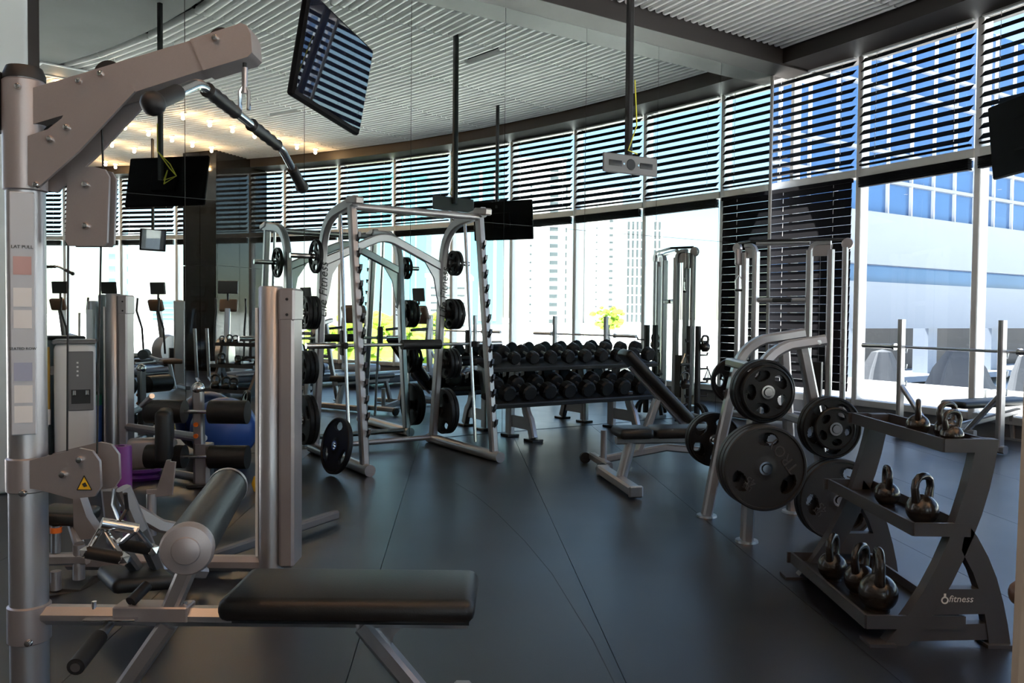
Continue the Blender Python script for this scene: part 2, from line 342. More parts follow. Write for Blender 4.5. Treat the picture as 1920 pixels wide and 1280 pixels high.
# ------------------------------------------------------------------ windows
TH0, DTH = 3.13, 4.297
edges = [-.9]+[TH0+DTH*k for k in range(16)]
Z_SILL, Z_TR, Z_HEAD = .2, 2.99, 4.42
win_i = 0
SL_U = .062; PITCH_U = .108
for k in range(len(edges)-1):
    d0, d1 = edges[k], edges[k+1]
    if d1 > TH_END: break
    A, E = pol(RW, d0), pol(RW, d1); mid = (A+E)/2; L = (E-A).length; az = math.atan2(E.y-A.y, E.x-A.x)
    win_i += 1
    wn = struct(thing(f'window_{win_i}', f'{ORD[win_i-1]} tall window bay from the mirror, pale frame', 'window', mid, az)); del wn['category']
    # local x along the wall (away from the mirror), local +y is outside or inside:
    ins = 1 if (Matrix.Rotation(az, 3, 'Z') @ Vector((0, 1, 0))).dot(Vector((*(O0-Vector((mid.x, mid.y))), 0))) > 0 else -1
    B().box((L/2, 0, 2.3), (.075, .16, 4.3), bev=.008).out('mullion', WHT, wn)
    if k == 0: B().box((-L/2+.4, 0, 2.3), (.05, .14, 4.3)).out('mullion', WHT, wn)
    B().box((0, ins*.02, Z_TR), (L-.07, .14, .1), bev=.006).out('transom', FRM, wn)
    B().box((0, ins*.02, Z_SILL), (L-.07, .16, .08), bev=.006).out('sill', FRM, wn)
    B().box((0, 0, .08), (L, .12, .16)).out('upstand', GPL, wn)
    B().box((0, 0, (Z_SILL+Z_TR)/2), (L-.07, .012, Z_TR-Z_SILL-.15)).out('pane', GLASS, wn)
    B().box((0, 0, (Z_HEAD+Z_TR)/2), (L-.07, .012, Z_HEAD-Z_TR-.1)).out('pane', GLASS, wn)
    # upper venetian blind: open slats
    pos = f'{ORD[win_i-1]} window bay from the mirror'
    bl = thing('venetian_blind', f'open dark slatted blind in upper {pos}', 'blind', mid, az, 'upper window blinds')
    wl = L-.12
    B().box((0, ins*.11, Z_HEAD-.02), (wl, .06, .04)).out('headrail', WHT, bl)
    su = B().box((0, 0, 0), (wl, .1, .004), rot=(ins*-.75, 0, 0)).mesh('slat', BLIND)
    zz = Z_HEAD-.09; 
    while zz > Z_TR+.13: link('slat', su, bl, (0, ins*.11, zz)); zz -= PITCH_U
    for x in (-wl*.36, wl*.36): B().box((x, ins*.11, (Z_HEAD+Z_TR)/2+.03), (.004, .004, Z_HEAD-Z_TR-.1)).out('ladder_cord', WHT, bl)
    B().box((0, ins*.11, Z_TR+.085), (wl, .05, .02)).out('bottom_rail', BLIND, bl)
    # lower blind: closed in the corner bays, drawn up elsewhere
    if k == 0:
        bl = thing('venetian_blind', f'closed black blind lowered in {pos}', 'blind', mid, az, 'closed corner blinds')
        sl_ = B().box((0, 0, 0), (wl, .106, .004), rot=(ins*-1.48, 0, 0)).mesh('slat', BLIND); zz = Z_TR-.13
        while zz > Z_SILL+.1: link('slat', sl_, bl, (0, ins*.12, zz)); zz -= .108
        B().box((0, ins*.12, Z_TR-.08), (wl, .07, .05)).out('headrail', BLIND, bl)
        for x in (-wl*.3, wl*.3): B().box((x, ins*.12, (Z_SILL+Z_TR)/2), (.006, .006, Z_TR-Z_SILL-.2)).out('ladder_cord', WHT, bl)
    else:
        bl = thing('venetian_blind', f'black blind drawn up under the transom of {pos}', 'blind', mid, az, 'drawn up lower blinds')
        b = B()
        for q in range(7): b.box((0, ins*.11, Z_TR-.065-q*.014), (wl, .085, .009))
        b.out('slat_stack', BLIND, bl); B().box((0, ins*.11, Z_TR-.17), (wl, .07, .02)).out('bottom_rail', BLIND, bl)
# ================================================================== OUTSIDE
GRD = mat('sunlit_paving', (.86, .85, .82), .8, noise=.1, nscale=.4)
PDM = mat('podium_panel', (.25, .28, .33), .7, noise=.04, nscale=.2)
TWH = mat('white_render', (.36, .36, .355), .7, noise=.04, nscale=.2)
TPK = mat('cream_render', (.34, .31, .27), .7, noise=.05, nscale=.2)
TAN = mat('tan_brick', (.55, .42, .33), .8, noise=.12, nscale=1)
BLG = mat('blue_curtain_glass', (.06, .14, .3), .08, .4, .8, noise=.25, nscale=.25)
TLG = mat('teal_glass', (.1, .24, .28), .2, .1, .5)
WGY = mat('window_grey', (.05, .06, .065), .4)
LEAF = mat('lime_leaves', (.3, .42, .04), .6, noise=.4, nscale=3)
o = struct(B().box((0, 0, -1.4), (1600, 1600, .2)).out('ground', GRD), 'sunlit pale paving outside the windows')
def tower(px0, px1, ytop, Yv, wallm, label, wins=None, real=False, zb=-1.3, depth=10, skew=0):
    f_ = (lambda v: v) if real else refl
    A = f_(at(px0, ytop, Yv)); E_ = f_(at(px1, ytop, Yv+skew)); zt = A.z
    if not real: A, E_ = E_, A
    A.z = E_.z = 0; L = (E_-A).length; az = math.atan2(E_.y-A.y, E_.x-A.x)
    t_ = thing('tower_block', label, 'building', (A.x, A.y, zb), az)
    away = Matrix.Rotation(-az, 3, 'Z') @ Vector((*(Vector((A.x, A.y))-Vector((0, 0))), 0)); sg = 1 if away.y > 0 else -1
    H = zt-zb
    B().box((L/2, sg*depth/2, H/2), (L, depth, H)).out('wall', wallm, t_)
    B().box((L/2, sg*depth/2, H+.3), (L+.4, depth+.4, .6)).out('parapet', wallm, t_)
    for (u, wd, ht, z0, z1, dz, m) in wins or []:
        me = B().box((0, 0, 0), (wd*L, .3, ht), bev=.05).mesh('window', m); z = z0
        while z < min(z1, H-1): link('window', me, t_, (u*L, -sg*.03, z)); z += dz
    return t_
# towers the mirror shows across the street
tower(972, 1062, 300, 240, TWH, 'white apartment tower with one column of grey windows', [(.24, .17, 1.1, 1, 99, 2.45, WGY), (.72, .04, .5, 1, 99, 2.45, WGY)])
tower(1034, 1070, 340, 290, TPK, 'cream tower with a grey glazed strip beside the white tower', [(.25, .2, 1.6, 1, 99, 2.9, WGY), (.8, .12, .9, 1, 99, 2.9, TLG)])
tower(1100, 1168, 355, 300, TWH, 'white tower with a single column of small windows', [(.3, .1, .8, 1, 99, 2.6, WGY), (.7, .05, .4, 1, 99, 2.6, WGY)])
tower(1174, 1243, 415, 320, TWH, 'tall office tower with grey vertical window stripes', [(.08+.12*i, .055, 3.0, 2, 99, 3.6, WGY) for i in range(8)])
tower(672, 800, 330, 150, TLG, 'cyan glass office slab seen through the smith machine', [(.15+.17*i, .02, 26, 14, 15, 50, TWH) for i in range(5)])
tower(800, 880, 520, 120, TWH, 'white low block with horizontal grey window lines', [(.5, .8, .3, 1+1.1*i, 1.5+1.1*i, 9, WGY) for i in range(6)])
tower(884, 945, 300, 220, TLG, 'pale blue tower with white piers', [(.25, .1, 40, 21, 22, 60, TWH), (.7, .1, 40, 21, 22, 60, TWH)])
tower(192, 252, 420, 200, TWH, 'white tower with teal windows reflected at the far end', [(.3, .2, 1.4, 1, 99, 3.0, TLG), (.7, .2, 1.4, 1, 99, 3.0, TLG)])
tower(262, 336, 566, 250, TLG, 'low blue glass block on the skyline', [(.5, .9, .4, 1+1.4*i, 1.5+1.4*i, 9, TWH) for i in range(4)])
def tree(px, py, Yv, rad, label):
    p = refl(at(px, py, Yv)); t_ = thing('leafy_tree', label, 'tree', (p.x, p.y, -1.3))
    H = p.z+1.3+.6; b = B(); rr = random.Random(px)
    for i in range(60):
        a = rr.uniform(0, 6.28); e = rr.uniform(-1, 1); k = rad*rr.uniform(.4, 1)
        b.ico((k*math.cos(a)*math.sqrt(1-e*e), k*math.sin(a)*math.sqrt(1-e*e), H+k*e*.7), rad*rr.uniform(.14, .26), 1, (1, 1, .7))
    b.out('crown', LEAF, t_); B().cyl((0, 0, 0), (0, 0, H), .25, .12, 8).out('trunk', BROWN, t_)
for i, (px, py, Y_, rd) in enumerate(((662, 668, 30, 1.7), (708, 664, 36, 2.0), (752, 666, 42, 2.2), (795, 662, 48, 2.4), (1140, 612, 56, 1.2))):
    tree(px, py, Y_, rd, f'{ORD[i]} lime green street tree seen in the mirror')
# the neighbouring podium building beyond the right-hand windows
nb = thing('podium_building', 'white banded office building with blue glass beyond the right windows', 'building')
A = at(1400, 500, 25); U = Vector((TD.x, TD.y, 0)); W_ = Vector((ND.x, ND.y, 0)); A.z = 0
def band(nm, m, z0, z1, out=0, x0=0, x1=44, th=.5):
    c = A+U*((x0+x1)/2)+W_*(out-th/2); o = link(nm, B().box((0, 0, 0), (x1-x0, th, z1-z0)).mesh(nm, m), nb, (c.x, c.y, (z0+z1)/2), ROT); return o
band('white_band', PDM, 3.1, 4.9, .25); band('white_band', PDM, .9, 2.5, .25)
band('glass_band', BLG, 2.5, 3.1, -.1); band('glass_curtain', BLG, 4.9, 12.6, -.1)
for z in (6.0, 7.0, 9.2, 10.2, ): band('glazing_bar', PDM, z, z+.12, .06, th=.3)
for i in range(30): band('glazing_post', WHT, 4.9, 12.6, .02, i*1.45, i*1.45+.05, .2)
band('ledge', PDM, -1.0, -.8, .6, th=8); band('recess_wall', DKS, -.8, .9, -2.2, th=.3)
for i in range(9): band('pier', PDM, -.8, .9, -.1, 1+i*4.6, 1.6+i*4.6, .6)
tr_ = thing('terrace_parapet', 'white panelled terrace parapet outside the right-hand windows', 'parapet')
for i in range(8):
    c = RM(6.2, -9+i*3.5); link('parapet_panel', B().box((0, 0, -.55), (.25, 3.46, 1.1), bev=.02).mesh('parapet_panel', TWH), tr_, (c.x, c.y, 0), ROT)
for i, (px, py, Y_, sx) in enumerate(((1655, 640, 21, .9), (1800, 620, 22, 1.3), (1925, 640, 20, .7))):
    p = at(px, py, Y_); rr = random.Random(i); b = B()
    prof = [(0, 1.15), (.25, 1.1), (.5, .75), (.62, .45), (.9, .1), (1.0, 0)]
    R = []
    for r, z in prof: R.append([Vector((sx*max(r, .02)*(1+.18*math.sin(3*a+i)+.1*math.sin(7*a))*math.cos(a), sx*.7*max(r, .02)*(1+.15*math.sin(4*a))*math.sin(a), z*1.3)) for a in [2*PI*k/24 for k in range(24)]])
    o = b.rings(R).out('covered_furniture', mat('dark_tarp', (.05, .055, .065), .7)); o.location = (p.x, p.y, -1.05)
    tag(o, f'{["narrow", "widest", "rightmost"][i]} heap of terrace furniture under a grey cover', 'cover')

# ================================================================== PLATES, DUMBBELLS, KETTLEBELLS
def plate_mesh(name, R, th, nh, rc, hr, ha, m, rot0=0):
    seg = 160; rad = [.026, .04, .055, .07]; k = .07
    zone = [rc-hr+2*hr*i/16 for i in range(17)]; rad = [r for r in rad if r < rc-hr-.004]+zone+[R*.93-.003, R*.93, R-.006, R]
    rad = sorted(set(round(r, 5) for r in rad if r <= R))
    def zt(r):
        if r > R*.928: return th if r < R-.001 else th*.7
        if r < R*.22: return th*.92
        return th*.6
    inside = lambda r, a: nh and min(((r-rc)/hr)**2+(((a-rot0-2*PI*q/nh+PI) % (2*PI)-PI)/ha)**2 for q in range(nh)) < 1
    V = []; Fc = []; n = len(rad)
    for sgn in (-1, 1):
        for j in range(seg):
            a = 2*PI*j/seg
            for r in rad: V.append((r*math.cos(a), r*math.sin(a), sgn*zt(r)/2))
    cell = lambda i, j: 0 <= i < n-1 and not inside((rad[i]+rad[i+1])/2, 2*PI*((j % seg)+.5)/seg)
    vid = lambda s_, i, j: s_*seg*n+(j % seg)*n+i
    for i in range(n-1):
        for j in range(seg):
            if not cell(i, j): continue
            for s_ in (0, 1): Fc.append((vid(s_, i, j), vid(s_, i+1, j), vid(s_, i+1, j+1), vid(s_, i, j+1)))
            if not cell(i-1, j): Fc.append((vid(0, i, j), vid(0, i, j+1), vid(1, i, j+1), vid(1, i, j)))
            if not cell(i+1, j): Fc.append((vid(0, i+1, j), vid(0, i+1, j+1), vid(1, i+1, j+1), vid(1, i+1, j)))
            if not cell(i, j-1): Fc.append((vid(0, i, j), vid(0, i+1, j), vid(1, i+1, j), vid(1, i, j)))
            if not cell(i, j+1): Fc.append((vid(0, i, j+1), vid(0, i+1, j+1), vid(1, i+1, j+1), vid(1, i, j+1)))
    b = B(); b.v = V; b.f = Fc; return b.mesh(name, m, 40)
P45 = plate_mesh('plate_disc', .225, .042, 3, .152, .036, .38, IRON2, .5); P45B = plate_mesh('plate_disc', .215, .042, 3, .15, .036, .42, IRON, 1.2)
P35 = plate_mesh('plate_disc', .168, .038, 5, .11, .034, .46, IRON, .3); P25 = plate_mesh('plate_disc', .142, .034, 5, .09, .028, .46, IRON, .9); P10 = plate_mesh('plate_disc', .115, .028, 5, .074, .02, .38, IRON, .1)
EMB = mat('embossed_lettering', (.075, .076, .08), .3)
HUBS = {P45: .05, P45B: .05, P35: .045, P25: .042, P10: .036}
def plate(me, c, axis, label, group, spin=0, text=False):
    ax = Vector(axis).normalized(); x = Vector((0, 0, 1)).cross(ax).normalized()
    t_ = thing('weight_plate', label, 'weight plate', c, 0, group)
    M = face((0, 0, 0), x, ax) @ Matrix.Rotation(spin, 4, 'Z'); t_.matrix_world = Matrix.Translation(c) @ M
    link('disc', me, t_); B().lathe([(.0255, -.021), (.036, -.021), (.036, .021), (.0255, .021), (.0255, -.021)], 24).out('hub_ring', CHR, t_)
    if text:
        txt('TROY', .085, EMB, t_, face((.11, -.04, .0135), (.35, 1, 0), (0, 0, 1)), ext=.002)
        txt('45', .06, EMB, t_, face((-.1, .03, .0135), (0, 1, 0), (0, 0, 1)), ext=.002); txt('LBS', .035, EMB, t_, face((-.135, .03, .0135), (0, 1, 0), (0, 0, 1)), ext=.002)
    return t_
def stack(me, n, base, axis, where, group, spin=0, start=1, last_text=False):
    ax = Vector(axis).normalized(); th = .044 if me in (P45, P45B) else .04
    for i in range(n):
        plate(me, Vector(base)+ax*(th*(i+.5)), ax, f'black grip plate {"" if n == 1 else ("innermost, " if i == 0 else ("outermost, " if i == n-1 else "middle, "))}{where}', group, spin+i*.5, last_text and i == n-1)
DH = {}
def dumbbell(loc, rz, r, ln, label, group):
    key = round(r, 3)
    if key not in DH:
        prof = [(0, -.5), (.8, -.5), (1, -.36), (1, .36), (.8, .5), (0, .5)]
        h = B().lathe([(a*r, c*r*1.25) for a, c in prof], 12).mesh('head', IRON, 20)
        g = B().lathe([(.0, -.062), (.014, -.062), (.0145, -.03), (.017, 0), (.0145, .03), (.014, .062), (0, .062)], 14).mesh('handle', STEEL); DH[key] = (h, g)
    h, g = DH[key]; t_ = thing('dumbbell', label, 'dumbbell', loc, rz, group); t_.rotation_euler = (.28, 0, rz)
    for sg in (-1, 1):
        o = link('head', h, t_, (0, sg*(.062+r*.62), 0)); o.rotation_euler = (PI/2, 0, 0)
    o = link('handle', g, t_); o.rotation_euler = (PI/2, 0, 0)
def kettlebell(loc, rz, r, label, m=None):
    t_ = thing('kettlebell', label, 'kettlebell', loc, rz, 'kettlebells on the rack')
    prof = [(0, 0), (r*.62, 0)]+[(r*math.cos(a), r*.95+r*math.sin(a)) for a in [math.radians(d) for d in range(-52, 91, 12)]]+[(0, r*1.95)]
    B().lathe(prof, 28).out('ball', m or KBM, t_)
    z0 = r*1.55; pts = [(-.62*r, 0, z0), (-.74*r, 0, z0+.35*r), (-.86*r, 0, z0+.85*r), (-.74*r, 0, z0+1.28*r), (-.42*r, 0, z0+1.52*r), (0, 0, z0+1.57*r)]
    pts = [Vector(p) for p in pts]; pts = pts+[Vector((-p.x, 0, p.z)) for p in reversed(pts[:-1])]
    B().tube(pts, r*.24, 12, scales=[1.25, 1.1, 1, 1, 1, 1, 1, 1, 1, 1.1, 1.25]).out('handle', m or KBM, t_); return t_

# ================================================================== SMITH MACHINE
sx0 = -5.67
sm_ = thing('smith_machine', 'silver smith machine rack in front of the mirror', 'smith machine', RM(sx0, 0), ROT)
for sg in (-1, 1):
    x = sg*.58
    B().tube([(x, -.2, .045), (x, -1.48, .045)], .045, 16).out('base_rail', SIL, sm_)
    rp = [(x, -.28, .05), (x, -.4, 1.0), (x, -.46, 1.72)]+bez((x, -.46, 1.72), (x, -.5, 2.03), (x, -.82, 2.06), 6)[1:]+[Vector((x, -1.18, 2.1))]
    u = B().rect(rp, .06, .085, up=(0, 1, 0)).out('rear_upright', SIL, sm_)
    txt('Life Fitness', .105, INK, u, face((x-.031, -.443, 1.42), (0, -.07, 1), (-1, 0, 0)) if False else face((x, -.443-.044, 1.42), (0, -.08, 1), (0, -1, -.08)), shear=.3)
    B().rect([(x, -1.38, .05), (x, -1.1, 2.1)], .06, .075, up=(0, 1, 0)).out('front_upright', SIL, sm_)
    B().box((x, -1.16, 2.105), (.075, .2, .06), (.12, 0, 0), .012).out('top_cap', SIL2, sm_)
    B().cyl((x, -1.07, .12), (x, -.86, 2.03), .014, seg=14).out('guide_rod', CHR, sm_)
    for i in range(13):
        z = .3+i*.125; yy = -1.38+.28*z/2.05-.045
        B().prism([(0, .03), (-.05, .012), (-.058, .045), (-.045, .045), (-.035, .03), (0, -.03)], -.008, .008, Matrix.Translation((x-sg*.012, yy+.012, z)) @ Matrix.Rotation(PI/2, 4, 'Z') @ Matrix.Scale(1.25, 4)).out('catch_hook', STEEL, sm_)
    B().prism([(0, 0), (0, -.42), (-sg*.03, -.3), (-sg*.06, -.14), (-sg*.15, .0), (-sg*.15, .05)], -.012, .012, Matrix.Translation((x-sg*.03, -.45, 1.7))).out('gusset', SIL, sm_)
    for z, me, n, R_ in ((1.70, P10, 2, 1), (1.23, P25, 3, 1), (.765, P25, 3, 1), (.31, P45B, 2, 1)):
        if sg < 0 and z == 1.7: me = P25; n = 1
        yy = -.3-.13*z; B().cyl((x+sg*.03, yy, z), (x+sg*(.24 if sg > 0 else .3), yy, z), .022, seg=16).out('storage_peg', CHR, sm_)
        B().cyl((x+sg*.03, yy, z), (x+sg*.045, yy, z), .045, seg=16).out('peg_collar', DKS, sm_)
        pb = RM(sx0+x+sg*(.05 if sg > 0 or z < 1.6 else .06), -yy, z)
        stack(me, n, pb, (TD.x*sg, TD.y*sg, 0), f'on the {["lowest", "second lowest", "second highest", "highest"][[.31, .765, 1.23, 1.70].index(z)]} peg of the smith machine {"right" if sg > 0 else "left"} side', 'plates on the smith machine', spin=z*3)
B().tube([(-.58, -1.12, 2.06), (.58, -1.12, 2.06)], .03, 14).out('top_crossbar', SIL, sm_)
B().rect([(-.58, -.45, 1.66)]+bez((-.13, -.45, 1.865), (0, -.45, 1.93), (.13, -.45, 1.865), 6)+[(.58, -.45, 1.66)], .05, .075, up=(0, 0, 1)).out('rear_brace', SIL, sm_)
B().tube([(-.58, -.28, .06), (.58, -.28, .06)], .025, 12).out('rear_base_bar', SIL, sm_)
br = thing('smith_bar', 'steel smith bar with black pad riding the guide rods', 'barbell', RM(sx0, .97, .97), ROT)
B().cyl((-.72, 0, 0), (.72, 0, 0), .0145, seg=16).out('shaft', STEEL, br)
for sg in (-1, 1):
    B().cyl((sg*.66, 0, 0), (sg*.9, 0, 0), .025, seg=18).out('sleeve', CHR, br)
    B().box((sg*.58, .03, .02), (.05, .06, .2), (0, 0, 0), .01).out('carriage', BLK, br)
    B().box((sg*.6, -.045, 0), (.03, .09, .05), (0, 0, 0), .008).out('hook', BLK, br)
B().cyl((-.08, 0, 0), (.28, 0, 0), .042, seg=20).out('pad', BLK, br)
p = flr(640, 893); c_ = Vector((p.x-.05, p.y+.06, .222))
plate(P45B, c_, (-.75, -.62, .2), 'large black grip plate leaning on the left front upright of the smith machine', None, .4)

# ================================================================== DUMBBELL RACK
dr = thing('dumbbell_rack', 'two-tier silver dumbbell rack against the mirror', 'rack', RM(-3.52, 0), ROT)
for sg in (-1, 1):
    x = sg*.67
    B().rect([(x, -.24, .03), (x, -.24, .4), (x, -.3, .62), (x, -.34, .76)], .06, .1, up=(0, 1, 0)).out('rear_leg', SIL, dr)
    B().rect([(x, -.66, .03)]+bez((x, -.6, .2), (x, -.5, .28), (x, -.52, .42), 5), .06, .09, up=(0, 1, 0)).out('front_leg', SIL, dr)
    B().rect([(x, -.28, .16), (x, -.62, .16)], .03, .12).out('side_brace', SIL, dr)
    for y in (-.24, -.66): B().box((x, y, .012), (.13, .16, .024), (0, 0, 0), .005).out('foot_plate', DKS, dr)
    B().prism([(0, 0), (.14, .02), (.14, .06), (0, .04)], -.012, .012, Matrix.Translation((x+.02, -.3, .68))).out('gusset', SIL, dr)
for (y, z, tl) in ((-.36, .735, .28), (-.52, .40, .28)):
    for dy in (-.12, .12):
        B().box((0, y+dy*math.cos(tl), z+dy*math.sin(tl)), (2.2, .07, .05), (tl, 0, 0), .01).out('tier_rail', BLK, dr)
    for dy in (0,):
        B().box((0, y, z-.012), (2.16, .2, .012), (tl, 0, 0)).out('tier_tray', BLK, dr)
for i in range(10):
    x = -.99+i*.22
    dumbbell(RM(-3.52+x, .36, .765+.065+.0016*i), ROT, .062+.0016*i, 0, f'{ORD[i]} black rubber dumbbell from the smith machine on the upper tier', 'dumbbells on the upper tier')
for i in range(9):
    x = -.96+i*.24
    dumbbell(RM(-3.52+x, .52, .43+.084+.001*i), ROT, .082+.001*i, 0, f'{ORD[i]} large rubber dumbbell from the smith machine on the lower tier', 'dumbbells on the lower tier')

# ================================================================== PLATE TREE
tr = thing('plate_tree', 'silver curved plate storage tree loaded with black plates', 'plate tree')
def foot(p): B().lathe([(0, 0), (.062, 0), (.06, .012), (0, .014)], 20, Matrix.Translation((p[0], p[1], 0))).out('foot_pad', STEEL, tr)
fr = [(1.29, 4.43, .01), (1.31, 4.45, .5), (1.34, 4.47, .86)]
fr = fr+bez(fr[-1], (1.37, 4.48, 1.02), (1.52, 4.5, 1.07), 6)[1:]+[Vector((1.72, 4.52, 1.1))]
B().rect(fr, .06, .08, up=(0, 1, 0)).out('curved_frame', SIL, tr)
bk = [(1.205, 4.99, .01), (1.29, 5.0, .5), (1.37, 5.0, .88)]; bk = bk+bez(bk[-1], (1.4, 5.0, 1.04), (1.54, 5.0, 1.09), 6)[1:]+[Vector((1.78, 5.0, 1.13))]
B().rect(bk, .06, .08, up=(0, 1, 0)).out('curved_frame', SIL, tr)
B().rect([(1.60, 4.51, 1.07), (1.70, 4.55, .68), (1.80, 4.6, .01)], .06, .06, up=(0, 1, 0)).out('leg', SIL, tr)
B().rect([(1.66, 5.0, 1.09), (1.72, 5.05, .5), (1.773, 5.12, .01)], .06, .06, up=(0, 1, 0)).out('leg', SIL, tr)
for z in (.2, .95): B().rect([(1.31, 4.46, z), (1.33, 5.0, z)], .05, .05).out('cross_tie', SIL, tr)
B().rect([(1.72, 4.55, .62), (1.7, 5.02, .62)], .05, .05).out('cross_tie', SIL, tr)
B().rect([(1.32, 4.5, .3), (1.76, 4.58, .3)], .05, .05).out('cross_tie', SIL, tr)
for p in ((1.29, 4.43), (1.205, 4.99), (1.8, 4.6), (1.773, 5.12)): foot(p)
for (x, y, z) in ((1.60, 4.52, 1.07), (1.68, 4.52, 1.09)): B().cyl((x, y-.035, z), (x, y-.045, z), .014, seg=6).out('bolt', STEEL, tr)
NF = Vector((.1, -1, 0)).normalized()
def peg(p, ax, ln): B().cyl(p, Vector(p)+Vector(ax)*ln, .022, seg=16).out('peg', CHR, tr)
for (p, ax, ln, lst, wh) in (((1.33, 4.43, .832), NF, .16, [(P35, 1), (P35, 1), (P25, 1)], 'on the upper left front peg of the plate tree'), ((1.315, 4.41, .436), NF, .176, [(P45, 1), (P45, 1), (P45, 1)], 'on the lower left front peg of the plate tree'),
        ((1.73, 4.53, .628), NF, .16, [(P35, 1), (P35, 1), (P10, 1)], 'on the upper right front peg of the plate tree'), ((1.785, 4.56, .23), NF, .132, [(P45, 1), (P45, 1)], 'on the lower right front peg of the plate tree'),
        ((1.385, 5.03, .83), -NF, .2, [(P25, 1)], 'on the upper back peg of the plate tree'), ((1.27, 5.03, .46), -NF, .2, [(P35, 1), (P35, 1)], 'on the lower back peg of the plate tree')):
    peg(p, ax, ln); d = .035
    for i, (me, _) in enumerate(lst):
        th = .044 if me in (P45, P45B) else (.04 if me is P35 else .036)
        plate(me, Vector(p)+ax*(d+th/2), ax, f'black plate {"alone" if len(lst) == 1 else ["innermost", "middle", "outermost"][i if len(lst) == 3 else i*2]} {wh}', 'plates on the plate tree', .4+i*.3, me is P45 and i == len(lst)-1); d += th

# ================================================================== KETTLEBELL RACK
kr = thing('kettlebell_rack', 'dark grey three-tier kettlebell rack with curved side frames', 'rack', (0, 0, 0))
def side(y, dx, front):
    q = lambda x, z: (x+dx, z)
    px_ = lambda pts: [q(*q2_(x, y_)) for x, y_ in pts]
    q2_ = lambda x, y_: (lambda v: (v.x, max(0, v.z)))(at(x, y_, 3.05))
    B().prism(px_([(1650, 1208), (1676, 1175), (1702, 1140), (1728, 1100), (1752, 1055), (1772, 1010), (1789, 962), (1804, 915), (1816, 870), (1826, 822), (1866, 822), (1858, 872), (1848, 915), (1834, 962), (1818, 1003), (1800, 1045), (1778, 1090), (1752, 1135), (1722, 1178), (1696, 1210)]), y-.025, y+.025).out('side_frame', GUN, kr)
    B().prism(px_([(1806, 975), (1826, 1003), (1846, 1040), (1862, 1080), (1874, 1125), (1882, 1165), (1888, 1210), (1848, 1210), (1842, 1160), (1832, 1110), (1818, 1070), (1796, 1028)]), y-.025, y+.025).out('back_leg', GUN, kr)
    B().prism(px_([(1742, 1148), (1772, 1100), (1834, 1100), (1842, 1146)]), y-.0255, y+.02).out('name_panel', GUN, kr)
    B().prism(px_([(1700, 1198), (1722, 1168), (1848, 1165), (1850, 1195)]), y-.02, y+.02).out('lower_bar', GUN, kr)
    for x in (1.39, 1.83): B().box((x+dx, y, .006), (.1, .09, .012)).out('foot_plate', GUN, kr)
    if front:
        txt('fitness', .036, WINK, kr, face((at(1800, 1122, 3.03).x, y-.0258, at(1800, 1122, 3.03).z), (1, 0, 0), (0, -1, 0)), shear=.2)
        B().lathe([(.009, 0), (.014, 0), (.014, .0015), (.009, .0015), (.009, 0)], 18, face((at(1770, 1124, 3.03).x, y-.0255, at(1770, 1124, 3.03).z), (1, 0, 0), (0, -1, 0))).out('logo', WINK, kr)
        B().box((at(1770, 1124, 3.03).x, y-.0258, at(1770, 1124, 3.03).z+.019), (.008, .002, .012)).out('logo', WINK, kr)
side(3.05, 0, True); side(3.83, -.05, False)
for (x0, x1, z) in ((1.36, 1.72, .07), (1.53, 1.73, .42), (1.635, 1.80, .735)):
    tn = (x0+x1)/2
    B().box((tn-.025, 3.44, z), (x1-x0, .8, .008)).out('tray', DKS, kr)
    for x in (x0, x1): B().box((x-.025, 3.44, z+.018), (.012, .82, .05)).out('tray_lip', GUN, kr)
    for y in (3.03, 3.85): B().box((tn-.02 if y < 3.5 else tn-.04, y, z+.018), (x1-x0+.01, .012, .05)).out('tray_end', GUN, kr)
for (x, y, z, r, rz, lb) in ((1.415, 3.56, .076, .062, .9, 'kettlebell at the far end of the bottom tier'), (1.46, 3.38, .076, .064, .75, 'middle kettlebell of the three on the bottom tier'), (1.45, 3.19, .076, .074, 1.25, 'largest kettlebell at the near end of the bottom tier'),
        (1.605, 3.47, .426, .052, 1.35, 'far kettlebell of the pair on the middle tier'), (1.6, 3.16, .426, .06, .55, 'near kettlebell of the pair on the middle tier'),
        (1.675, 3.36, .741, .046, 1.1, 'kettlebell standing alone at the far side of the top tier'), (1.715, 3.21, .741, .048, .35, 'wide-handled kettlebell at the back of the top tier'), (1.675, 3.1, .741, .042, .3, 'small kettlebell at the near end of the top tier')):
    kettlebell((x, y, z), rz, r, 'bronze black '+lb)

# ================================================================== BENCHES
def pad(name, parent, c, size, rot=(0, 0, 0), m=VIN): return B().box(c, size, rot, min(size)*.42).out(name, m, parent)
b1 = thing('flat_bench', 'adjustable bench set flat with black pads beside the plate tree', 'bench', (.77, 5.83, 0), math.radians(10))
B().rect([(0, -.38, .05), (0, .38, .05)], .09, .07).out('foot_bar', SIL, b1)
for y in (-.39, .39): B().box((0, y, .05), (.1, .03, .08), (0, 0, 0), .01).out('end_cap', STEEL, b1)
B().tube([(.02, 0, .06), (.09, 0, .32)], .04, 16).out('post', SIL, b1)
B().rect([(-.02, 0, .335), (.95, 0, .335)], .06, .05).out('main_beam', SIL, b1)
B().rect([(.9, 0, .33), (1.0, 0, .04)], .06, .05, up=(0, 1, 0)).out('front_leg', SIL, b1); B().rect([(1.0, -.25, .04), (1.0, .25, .04)], .07, .06).out('foot_bar', SIL, b1)
pad('seat_pad', b1, (.1, 0, .395), (.25, .27, .075)); pad('back_pad', b1, (.6, 0, .395), (.72, .27, .075))
b2 = thing('incline_bench', 'adjustable bench with raised black backrest behind the flat bench', 'bench', (.72, 6.55, 0), math.radians(10))
B().rect([(0, -.24, .06), (0, .24, .06)], .06, .06).out('foot_bar', SIL, b2)
